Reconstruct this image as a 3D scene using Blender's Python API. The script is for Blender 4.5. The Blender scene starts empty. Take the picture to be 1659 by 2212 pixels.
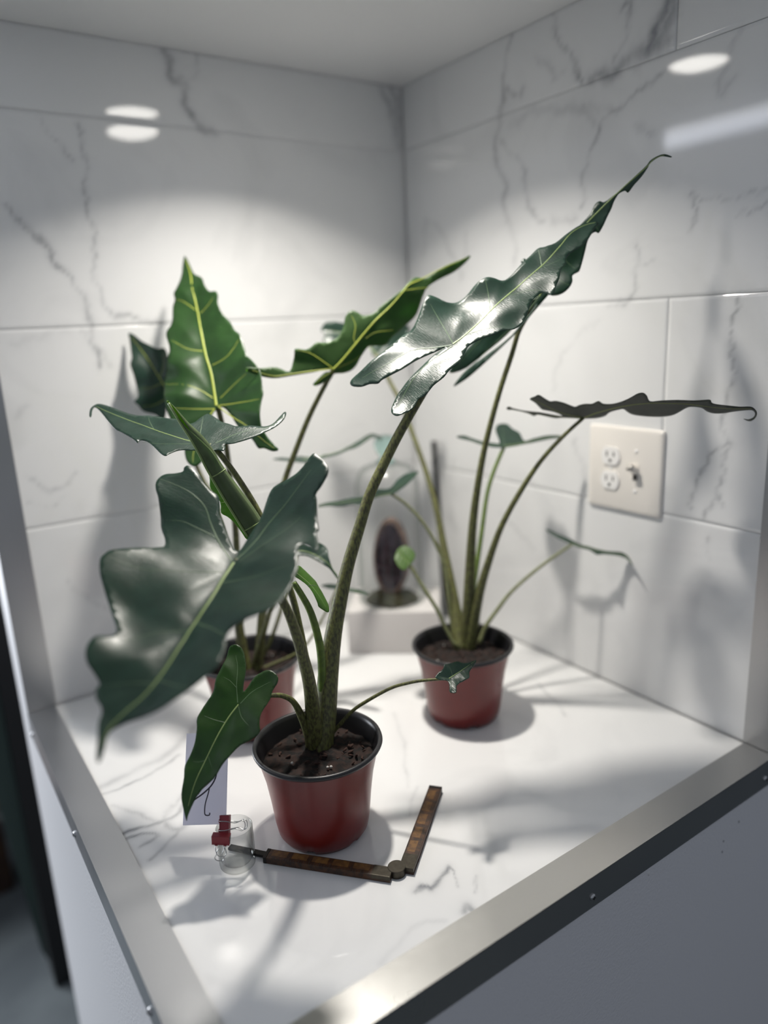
import bpy, bmesh, math, random
from mathutils import Vector, Matrix, noise
from mathutils.geometry import delaunay_2d_cdt
import numpy as np

random.seed(7)
COL = bpy.context.scene.collection
SC = bpy.context.scene

# ------------------------------------------------------------------ camera
CAM_LOC = Vector((-0.90904, -1.23148, 0.58722))
cam_d = bpy.data.cameras.new('camera')
cam = bpy.data.objects.new('camera', cam_d)
COL.objects.link(cam)
RIGHT = Vector((0.82337, -0.56571, -0.04516))
DOWN = Vector((-0.17632, -0.17936, -0.96785))
FWD = Vector((0.53942, 0.80486, -0.24742))
cam.matrix_world = Matrix(((RIGHT.x, -DOWN.x, -FWD.x, CAM_LOC.x),
                           (RIGHT.y, -DOWN.y, -FWD.y, CAM_LOC.y),
                           (RIGHT.z, -DOWN.z, -FWD.z, CAM_LOC.z),
                           (0, 0, 0, 1)))
cam_d.sensor_fit = 'VERTICAL'
cam_d.sensor_height = 36.0
cam_d.sensor_width = 27.0
cam_d.lens = 1583.64 / 2212 * 36.0
cam_d.clip_start = 0.02
cam_d.dof.use_dof = True
cam_d.dof.focus_distance = 0.84
cam_d.dof.aperture_fstop = 1.25
SC.camera = cam

# ------------------------------------------------------------------ view and world
SC.view_settings.view_transform = 'Standard'
SC.view_settings.look = 'None'
SC.view_settings.gamma = 1
SC.view_settings.use_curve_mapping = False
SC.view_settings.exposure = 0.06
world = bpy.data.worlds.new('room_ambience')
SC.world = world
world.use_nodes = True
world.node_tree.nodes['Background'].inputs[0].default_value = (0.66, 0.71, 0.82, 1)
world.node_tree.nodes['Background'].inputs[1].default_value = 0.38

W, D, H = 0.80, 0.7924, 1.017          # the tiled niche: width, depth, height
LAMP = (-0.400, -0.352)                # the downlight in its ceiling
LAMP_W = 4.6
FILL_W = 54.0  # power of the added fill panel out of view

# ------------------------------------------------------------------ materials
def new_mat(name):
    m = bpy.data.materials.new(name)
    m.use_nodes = True
    nt = m.node_tree
    return m, nt, nt.nodes['Principled BSDF']


def rgb(c):
    return (c[0], c[1], c[2], 1.0)


def simple(name, col, rough=0.5, metal=0.0, bump=0.0, bscale=200.0, var=0.0, vscale=30.0, coat=0.0, spec=0.5):
    m, nt, b = new_mat(name)
    b.inputs['Base Color'].default_value = rgb(col)
    b.inputs['Roughness'].default_value = rough
    b.inputs['Metallic'].default_value = metal
    b.inputs['Coat Weight'].default_value = coat
    b.inputs['Specular IOR Level'].default_value = spec
    tc = nt.nodes.new('ShaderNodeTexCoord')
    if var:
        n = nt.nodes.new('ShaderNodeTexNoise')
        n.inputs['Scale'].default_value = vscale
        n.inputs['Detail'].default_value = 5
        nt.links.new(tc.outputs['Object'], n.inputs['Vector'])
        r = nt.nodes.new('ShaderNodeMapRange')
        r.inputs[1].default_value, r.inputs[2].default_value = 0.3, 0.7
        r.inputs[3].default_value, r.inputs[4].default_value = 1 - var, 1 + var
        nt.links.new(n.outputs['Fac'], r.inputs[0])
        x = nt.nodes.new('ShaderNodeVectorMath')
        x.operation = 'SCALE'
        x.inputs[0].default_value = col
        nt.links.new(r.outputs[0], x.inputs['Scale'])
        nt.links.new(x.outputs[0], b.inputs['Base Color'])
    if bump:
        n = nt.nodes.new('ShaderNodeTexNoise')
        n.inputs['Scale'].default_value = bscale
        n.inputs['Detail'].default_value = 4
        nt.links.new(tc.outputs['Object'], n.inputs['Vector'])
        bp = nt.nodes.new('ShaderNodeBump')
        bp.inputs['Strength'].default_value = bump
        bp.inputs['Distance'].default_value = 0.002
        nt.links.new(n.outputs['Fac'], bp.inputs['Height'])
        nt.links.new(bp.outputs[0], b.inputs['Normal'])
    return m


def two_tone(name, a, c, scale, rough, stretch=(1, 1, 1), lo=0.4, hi=0.6, detail=4):
    m, nt, b = new_mat(name)
    tc = nt.nodes.new('ShaderNodeTexCoord')
    mp = nt.nodes.new('ShaderNodeMapping')
    mp.inputs['Scale'].default_value = stretch
    n = nt.nodes.new('ShaderNodeTexNoise')
    n.inputs['Scale'].default_value = scale
    n.inputs['Detail'].default_value = detail
    r = nt.nodes.new('ShaderNodeMapRange')
    r.inputs[1].default_value, r.inputs[2].default_value = lo, hi
    mx = nt.nodes.new('ShaderNodeMix')
    mx.data_type = 'RGBA'
    mx.inputs[6].default_value, mx.inputs[7].default_value = rgb(a), rgb(c)
    nt.links.new(tc.outputs['Object'], mp.inputs[0])
    nt.links.new(mp.outputs[0], n.inputs['Vector'])
    nt.links.new(n.outputs['Fac'], r.inputs[0])
    nt.links.new(r.outputs[0], mx.inputs[0])
    nt.links.new(mx.outputs[2], b.inputs['Base Color'])
    b.inputs['Roughness'].default_value = rough
    return m


def marble_mat():
    m, nt, b = new_mat('marble_tile')
    at = nt.nodes.new('ShaderNodeAttribute')
    at.attribute_name = 'vein'
    tc = nt.nodes.new('ShaderNodeTexCoord')
    n = nt.nodes.new('ShaderNodeTexNoise')
    n.inputs['Scale'].default_value = 22
    n.inputs['Detail'].default_value = 7
    nt.links.new(tc.outputs['Object'], n.inputs['Vector'])
    r = nt.nodes.new('ShaderNodeMapRange')
    r.inputs[1].default_value, r.inputs[2].default_value = 0.35, 0.62
    r.inputs[3].default_value, r.inputs[4].default_value = 0.35, 1.15
    nt.links.new(n.outputs['Fac'], r.inputs[0])
    mul = nt.nodes.new('ShaderNodeMath')
    mul.operation = 'MULTIPLY'
    mul.use_clamp = True
    nt.links.new(at.outputs['Fac'], mul.inputs[0])
    nt.links.new(r.outputs[0], mul.inputs[1])
    soft = nt.nodes.new('ShaderNodeTexNoise')
    soft.inputs['Scale'].default_value = 5
    soft.inputs['Detail'].default_value = 5
    soft.inputs['Distortion'].default_value = 1.2
    nt.links.new(tc.outputs['Object'], soft.inputs['Vector'])
    sr = nt.nodes.new('ShaderNodeMapRange')
    sr.inputs[1].default_value, sr.inputs[2].default_value = 0.56, 0.80
    sr.inputs[3].default_value, sr.inputs[4].default_value = 0.0, 0.16
    nt.links.new(soft.outputs['Fac'], sr.inputs[0])
    add = nt.nodes.new('ShaderNodeMath')
    add.operation = 'ADD'
    add.use_clamp = True
    nt.links.new(mul.outputs[0], add.inputs[0])
    nt.links.new(sr.outputs[0], add.inputs[1])
    mx = nt.nodes.new('ShaderNodeMix')
    mx.data_type = 'RGBA'
    mx.inputs[6].default_value = (0.76, 0.765, 0.76, 1)
    mx.inputs[7].default_value = (0.17, 0.18, 0.20, 1)
    nt.links.new(add.outputs[0], mx.inputs[0])
    nt.links.new(mx.outputs[2], b.inputs['Base Color'])
    b.inputs['Roughness'].default_value = 0.05
    b.inputs['IOR'].default_value = 1.52
    return m


def leaf_mat(name, col, trans, tw, rough, coat, bump, ripple=True):
    m, nt, b = new_mat(name)
    uv = nt.nodes.new('ShaderNodeUVMap')
    mp = nt.nodes.new('ShaderNodeMapping')
    mp.inputs['Scale'].default_value = (900, 130, 1)
    mp.inputs['Rotation'].default_value = (0, 0, 0.25)
    n = nt.nodes.new('ShaderNodeTexNoise')
    n.inputs['Scale'].default_value = 1
    n.inputs['Detail'].default_value = 3
    nt.links.new(uv.outputs[0], mp.inputs[0])
    nt.links.new(mp.outputs[0], n.inputs['Vector'])
    bp = nt.nodes.new('ShaderNodeBump')
    bp.inputs['Strength'].default_value = bump
    bp.inputs['Distance'].default_value = 0.0006
    nt.links.new(n.outputs['Fac'], bp.inputs['Height'])
    nt.links.new(bp.outputs[0], b.inputs['Normal'])
    n2 = nt.nodes.new('ShaderNodeTexNoise')
    n2.inputs['Scale'].default_value = 60
    n2.inputs['Detail'].default_value = 4
    nt.links.new(uv.outputs[0], n2.inputs['Vector'])
    r = nt.nodes.new('ShaderNodeMapRange')
    r.inputs[1].default_value, r.inputs[2].default_value = 0.3, 0.7
    r.inputs[3].default_value, r.inputs[4].default_value = 0.8, 1.2
    nt.links.new(n2.outputs['Fac'], r.inputs[0])
    x = nt.nodes.new('ShaderNodeVectorMath')
    x.operation = 'SCALE'
    x.inputs[0].default_value = col
    nt.links.new(r.outputs[0], x.inputs['Scale'])
    nt.links.new(x.outputs[0], b.inputs['Base Color'])
    b.inputs['Roughness'].default_value = rough
    b.inputs['Coat Weight'].default_value = coat
    b.inputs['Coat Roughness'].default_value = rough * 0.6
    b.inputs['IOR'].default_value = 1.5
    tr = nt.nodes.new('ShaderNodeBsdfTranslucent')
    tr.inputs['Color'].default_value = rgb(trans)
    ms = nt.nodes.new('ShaderNodeMixShader')
    ms.inputs[0].default_value = tw
    out = nt.nodes['Material Output']
    nt.links.new(b.outputs[0], ms.inputs[1])
    nt.links.new(tr.outputs[0], ms.inputs[2])
    nt.links.new(ms.outputs[0], out.inputs['Surface'])
    return m


def thin_glass(name, tint, power=3.0):
    """thin walled clear glass: mirror by Fresnel over straight transmission"""
    m, nt, b = new_mat(name)
    lw = nt.nodes.new('ShaderNodeLayerWeight')
    lw.inputs['Blend'].default_value = 0.30
    pw = nt.nodes.new('ShaderNodeMath')
    pw.operation = 'POWER'
    pw.inputs[1].default_value = power
    nt.links.new(lw.outputs['Facing'], pw.inputs[0])
    rf = nt.nodes.new('ShaderNodeMapRange')
    rf.inputs[3].default_value, rf.inputs[4].default_value = 0.035, 0.55
    nt.links.new(pw.outputs[0], rf.inputs[0])
    tr = nt.nodes.new('ShaderNodeBsdfTransparent')
    mx = nt.nodes.new('ShaderNodeMix')
    mx.data_type = 'RGBA'
    mx.inputs[6].default_value = (0.99, 0.992, 0.99, 1)
    mx.inputs[7].default_value = rgb(tint)
    nt.links.new(pw.outputs[0], mx.inputs[0])
    nt.links.new(mx.outputs[2], tr.inputs['Color'])
    gl = nt.nodes.new('ShaderNodeBsdfGlossy')
    gl.inputs['Roughness'].default_value = 0.02
    ms = nt.nodes.new('ShaderNodeMixShader')
    nt.links.new(rf.outputs[0], ms.inputs[0])
    nt.links.new(tr.outputs[0], ms.inputs[1])
    nt.links.new(gl.outputs[0], ms.inputs[2])
    nt.links.new(ms.outputs[0], nt.nodes['Material Output'].inputs['Surface'])
    return m


def glass_mat(name, col, rough=0.0, ior=1.45):
    m, nt, b = new_mat(name)
    b.inputs['Base Color'].default_value = rgb(col)
    b.inputs['Transmission Weight'].default_value = 1.0
    b.inputs['Roughness'].default_value = rough
    b.inputs['IOR'].default_value = ior
    return m


def emit_mat(name, col, s):
    m, nt, b = new_mat(name)
    b.inputs['Emission Color'].default_value = rgb(col)
    b.inputs['Emission Strength'].default_value = s
    b.inputs['Base Color'].default_value = (0.9, 0.9, 0.9, 1)
    return m


def brushed(name, col, rough, axis):
    m, nt, b = new_mat(name)
    tc = nt.nodes.new('ShaderNodeTexCoord')
    mp = nt.nodes.new('ShaderNodeMapping')
    sc = [2600, 2600, 2600]
    sc[axis] = 25
    mp.inputs['Scale'].default_value = sc
    n = nt.nodes.new('ShaderNodeTexNoise')
    n.inputs['Scale'].default_value = 1
    n.inputs['Detail'].default_value = 2
    nt.links.new(tc.outputs['Object'], mp.inputs[0])
    nt.links.new(mp.outputs[0], n.inputs['Vector'])
    n2 = nt.nodes.new('ShaderNodeTexNoise')
    n2.inputs['Scale'].default_value = 9
    n2.inputs['Detail'].default_value = 4
    nt.links.new(tc.outputs['Object'], n2.inputs['Vector'])
    r = nt.nodes.new('ShaderNodeMapRange')
    r.inputs[1].default_value, r.inputs[2].default_value = 0.3, 0.7
    r.inputs[3].default_value, r.inputs[4].default_value = rough - 0.03, rough + 0.03
    nt.links.new(n2.outputs['Fac'], r.inputs[0])
    nt.links.new(r.outputs[0], b.inputs['Roughness'])
    bp = nt.nodes.new('ShaderNodeBump')
    bp.inputs['Strength'].default_value = 0.12
    bp.inputs['Distance'].default_value = 0.0003
    nt.links.new(n.outputs['Fac'], bp.inputs['Height'])
    nt.links.new(bp.outputs[0], b.inputs['Normal'])
    b.inputs['Base Color'].default_value = rgb(col)
    b.inputs['Metallic'].default_value = 1.0
    return m


M = {
    'marble': marble_mat(),
    'grout': simple('grout', (0.62, 0.62, 0.61), 0.7),
    'paint': simple('wall_paint', (0.66, 0.66, 0.67), 0.45, bump=0.35, bscale=260),
    'ceiling': simple('ceiling_paint', (0.84, 0.84, 0.84), 0.38),
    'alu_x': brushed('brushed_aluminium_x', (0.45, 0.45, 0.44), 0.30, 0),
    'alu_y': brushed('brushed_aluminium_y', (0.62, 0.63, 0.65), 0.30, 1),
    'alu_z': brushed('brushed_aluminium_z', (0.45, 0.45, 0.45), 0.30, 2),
    'screw': simple('screw_steel', (0.5, 0.5, 0.5), 0.25, 1.0),
    'dark': simple('dark_gap', (0.01, 0.01, 0.01), 0.7),
    'pot': simple('red_plastic', (0.135, 0.010, 0.008), 0.30, var=0.08, vscale=40),
    'pot_rim': simple('black_plastic', (0.012, 0.012, 0.014), 0.33),
    'soil': two_tone('potting_soil', (0.003, 0.002, 0.0015), (0.020, 0.009, 0.006), 140, 0.95),
    'bark': simple('bark_chip', (0.040, 0.018, 0.012), 0.9),
    'perlite': simple('perlite', (0.55, 0.53, 0.50), 0.9),
    'leaf': leaf_mat('leaf_upper', (0.015, 0.038, 0.027), (0.06, 0.20, 0.02), 0.18, 0.36, 0.10, 0.5),
    'leaf_fresh': leaf_mat('leaf_fresh_upper', (0.019, 0.052, 0.013), (0.10, 0.36, 0.02), 0.24, 0.36, 0.12, 0.20),
    'leaf_deep': leaf_mat('leaf_deep_upper', (0.014, 0.042, 0.007), (0.06, 0.22, 0.01), 0.16, 0.42, 0.05, 0.15),
    'leaf_dull': leaf_mat('leaf_dull', (0.034, 0.042, 0.030), (0.05, 0.08, 0.02), 0.12, 0.5, 0.0, 0.2),
    'leaf_back': leaf_mat('leaf_under', (0.050, 0.100, 0.030), (0.14, 0.40, 0.02), 0.50, 0.50, 0.0, 0.10),
    'leaf_young': leaf_mat('leaf_young', (0.085, 0.135, 0.045), (0.30, 0.60, 0.02), 0.45, 0.42, 0.1, 0.10),
    'vein': simple('leaf_vein', (0.25, 0.34, 0.12), 0.42),
    'vein_side': simple('leaf_side_vein', (0.085, 0.145, 0.070), 0.42),
    'vein_under': simple('leaf_vein_under', (0.36, 0.42, 0.06), 0.45),
    'petiole': two_tone('petiole_mottled', (0.14, 0.15, 0.045), (0.06, 0.058, 0.026), 420, 0.5, (1, 1, 0.35), 0.40, 0.62),
    'petiole_bright': two_tone('petiole_bright', (0.13, 0.20, 0.03), (0.09, 0.14, 0.025), 150, 0.42),
    'petiole_pale': two_tone('petiole_pale', (0.20, 0.22, 0.10), (0.13, 0.14, 0.06), 150, 0.5),
    'plate': simple('ivory_plastic', (0.80, 0.765, 0.71), 0.32),
    'outlet': simple('white_plastic', (0.85, 0.84, 0.82), 0.3),
    'slot': simple('slot_dark', (0.05, 0.047, 0.042), 0.6),
    'trimring': simple('lamp_ring', (0.85, 0.82, 0.75), 0.4),
    'glass': thin_glass('clear_glass', (0.52, 0.58, 0.56), 2.4),
    'glass_thick': thin_glass('thick_clear_glass', (0.30, 0.34, 0.32), 1.7),
    'glass_green': glass_mat('greenish_glass', (0.62, 0.86, 0.80)),
    'stone': two_tone('geode_dark', (0.010, 0.007, 0.010), (0.035, 0.024, 0.030), 60, 0.25),
    'rind': two_tone('geode_rind', (0.17, 0.11, 0.085), (0.07, 0.045, 0.035), 90, 0.7),
    'moss': two_tone('moss', (0.030, 0.042, 0.012), (0.055, 0.045, 0.030), 180, 0.95),
    'block': simple('white_block', (0.62, 0.60, 0.585), 0.55, bump=0.1),
    'roll_out': leaf_mat('leaf_rolled_outside', (0.12, 0.165, 0.075), (0.20, 0.40, 0.03), 0.30, 0.42, 0.1, 0.25),
    'roll_in': leaf_mat('leaf_rolled_inside', (0.16, 0.27, 0.02), (0.35, 0.60, 0.02), 0.45, 0.42, 0.1, 0.1),
    'rod': simple('black_rod', (0.010, 0.010, 0.012), 0.4),
    'card': leaf_mat('white_card', (0.82, 0.82, 0.88), (0.80, 0.80, 0.88), 0.45, 0.7, 0.0, 0.0),
    'ink': simple('dark_ink', (0.05, 0.045, 0.06), 0.7),
    'ink_pink': simple('brown_pink_ink', (0.33, 0.24, 0.26), 0.7),
    'clip_red': simple('red_clip_enamel', (0.21, 0.014, 0.022), 0.35),
    'clip_black': simple('clip_black_edge', (0.012, 0.012, 0.012), 0.4),
    'wire': simple('steel_wire', (0.42, 0.43, 0.43), 0.25, 1.0),
    'ruler': two_tone('boxwood_dark', (0.075, 0.030, 0.010), (0.030, 0.013, 0.006), 160, 0.45, (1, 1, 1)),
    'ruler_light': two_tone('boxwood_worn', (0.16, 0.075, 0.016), (0.09, 0.04, 0.011), 160, 0.5, (1, 1, 1)),
    'brass': simple('tarnished_brass', (0.060, 0.054, 0.043), 0.42, 0.9, var=0.2, vscale=200),
    'brass_dark': simple('blackened_brass', (0.025, 0.024, 0.022), 0.45, 0.7),
    'concrete': two_tone('concrete_floor', (0.085, 0.10, 0.108), (0.13, 0.15, 0.155), 6, 0.75),
    'cabinet': simple('black_lacquer', (0.006, 0.006, 0.007), 0.5),
    'board': simple('green_grey_board', (0.040, 0.066, 0.058), 0.7),
    'brown': two_tone('brown_carton', (0.06, 0.030, 0.013), (0.03, 0.014, 0.008), 12, 0.8),
}


# ------------------------------------------------------------------ geometry helpers
def finish(name, bm, mat, parent=None, smooth=True, angle=None, keep=False):
    """link a bmesh built in world coordinates as ONE mesh object"""
    if parent is not None:
        off = parent.matrix_world.translation if parent.parent is None else Vector(parent['org'])
        bmesh.ops.translate(bm, verts=bm.verts, vec=-off)
    me = bpy.data.meshes.new(name)
    if not keep:
        bmesh.ops.recalc_face_normals(bm, faces=bm.faces)
    bm.to_mesh(me)
    bm.free()
    mats = mat if isinstance(mat, (list, tuple)) else [mat]
    for m in mats:
        me.materials.append(m)
    for p in me.polygons:
        p.use_smooth = smooth
    if smooth and angle is not None:
        me.set_sharp_from_angle(angle=math.radians(angle))
    o = bpy.data.objects.new(name, me)
    COL.objects.link(o)
    if parent is not None:
        o.parent = parent
        o['org'] = tuple(off)
    else:
        o['org'] = (0.0, 0.0, 0.0)
    return o


def thing(name, label, cat, loc, group=None):
    o = bpy.data.objects.new(name, None)
    o.empty_display_size = 0.02
    COL.objects.link(o)
    o.location = loc
    o.matrix_world = Matrix.Translation(Vector(loc))
    o['label'] = label
    o['category'] = cat
    if group:
        o['group'] = group
    return o


def tag(o, label, cat, group=None):
    o['label'] = label
    o['category'] = cat
    if group:
        o['group'] = group
    return o


def box(bm, lo, hi, bevel=0.0, seg=2):
    r = bmesh.ops.create_cube(bm, size=1)
    vs = r['verts']
    for v in vs:
        v.co = Vector([lo[i] + (v.co[i] + 0.5) * (hi[i] - lo[i]) for i in range(3)])
    if bevel:
        es = {e for v in vs for e in v.link_edges}
        bmesh.ops.bevel(bm, geom=list(es), offset=bevel, segments=seg, affect='EDGES', profile=0.6)


def boxf(bm, o, ax, ay, az, lo, hi, bevel=0.0, seg=2):
    """box in a frame: origin o, axes ax, ay, az"""
    r = bmesh.ops.create_cube(bm, size=1)
    vs = r['verts']
    for v in vs:
        q = [lo[i] + (v.co[i] + 0.5) * (hi[i] - lo[i]) for i in range(3)]
        v.co = o + ax * q[0] + ay * q[1] + az * q[2]
    if bevel:
        es = {e for v in vs for e in v.link_edges}
        bmesh.ops.bevel(bm, geom=list(es), offset=bevel, segments=seg, affect='EDGES', profile=0.6)


def lathe(bm, prof, c, n=48, mi=None, wob=None):
    rings = []
    for i, (r, z) in enumerate(prof):
        if r < 1e-6:
            rings.append([bm.verts.new((c[0], c[1], c[2] + z))])
        else:
            ring = []
            for k in range(n):
                a = 2 * math.pi * k / n
                rr, zz = (r, z) if wob is None else wob(i, a, r, z)
                ring.append(bm.verts.new((c[0] + rr * math.cos(a), c[1] + rr * math.sin(a), c[2] + zz)))
            rings.append(ring)
    for i, (a, b) in enumerate(zip(rings, rings[1:])):
        for k in range(n):
            k2 = (k + 1) % n
            if len(a) == 1 and len(b) == 1:
                continue
            if len(a) == 1:
                f = bm.faces.new((a[0], b[k], b[k2]))
            elif len(b) == 1:
                f = bm.faces.new((a[k], b[0], a[k2]))
            else:
                f = bm.faces.new((a[k], b[k], b[k2], a[k2]))
            if mi:
                f.material_index = mi[i]


def catmull(pts, sub):
    """Catmull-Rom through points of any dimension"""
    P = [pts[0]] + list(pts) + [pts[-1]]
    out = []
    for i in range(1, len(P) - 2):
        a, b, c, d = P[i - 1], P[i], P[i + 1], P[i + 2]
        for s in range(sub):
            t = s / sub
            out.append(tuple(0.5 * (2 * b[k] + (c[k] - a[k]) * t + (2 * a[k] - 5 * b[k] + 4 * c[k] - d[k]) * t * t
                                    + (3 * b[k] - a[k] - 3 * c[k] + d[k]) * t ** 3) for k in range(len(b))))
    out.append(tuple(pts[-1]))
    return out


def tube(bm, pts, n=10, cap=True):
    """pts: (x, y, z, radius)"""
    rings = []
    ref = None
    for i, q in enumerate(pts):
        c = Vector(q[:3])
        a = Vector(pts[max(0, i - 1)][:3])
        b = Vector(pts[min(len(pts) - 1, i + 1)][:3])
        t = (b - a).normalized()
        if ref is None:
            ref = t.orthogonal().normalized()
        ref = (ref - t * ref.dot(t)).normalized()
        s = t.cross(ref)
        rings.append([bm.verts.new(c + (ref * math.cos(2 * math.pi * k / n) + s * math.sin(2 * math.pi * k / n)) * q[3]) for k in range(n)])
    for a, b in zip(rings, rings[1:]):
        for k in range(n):
            bm.faces.new((a[k], a[(k + 1) % n], b[(k + 1) % n], b[k]))
    if cap:
        bm.faces.new(rings[0][::-1])
        bm.faces.new(rings[-1])


def prism(bm, poly, o, ax, ay, az, h):
    """extrude a polygon given in the ax, ay plane by h along az"""
    lo = [bm.verts.new(o + ax * x + ay * y) for x, y in poly]
    hi = [bm.verts.new(o + ax * x + ay * y + az * h) for x, y in poly]
    bm.faces.new(lo[::-1])
    bm.faces.new(hi)
    for i in range(len(poly)):
        j = (i + 1) % len(poly)
        bm.faces.new((lo[i], lo[j], hi[j], hi[i]))



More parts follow.
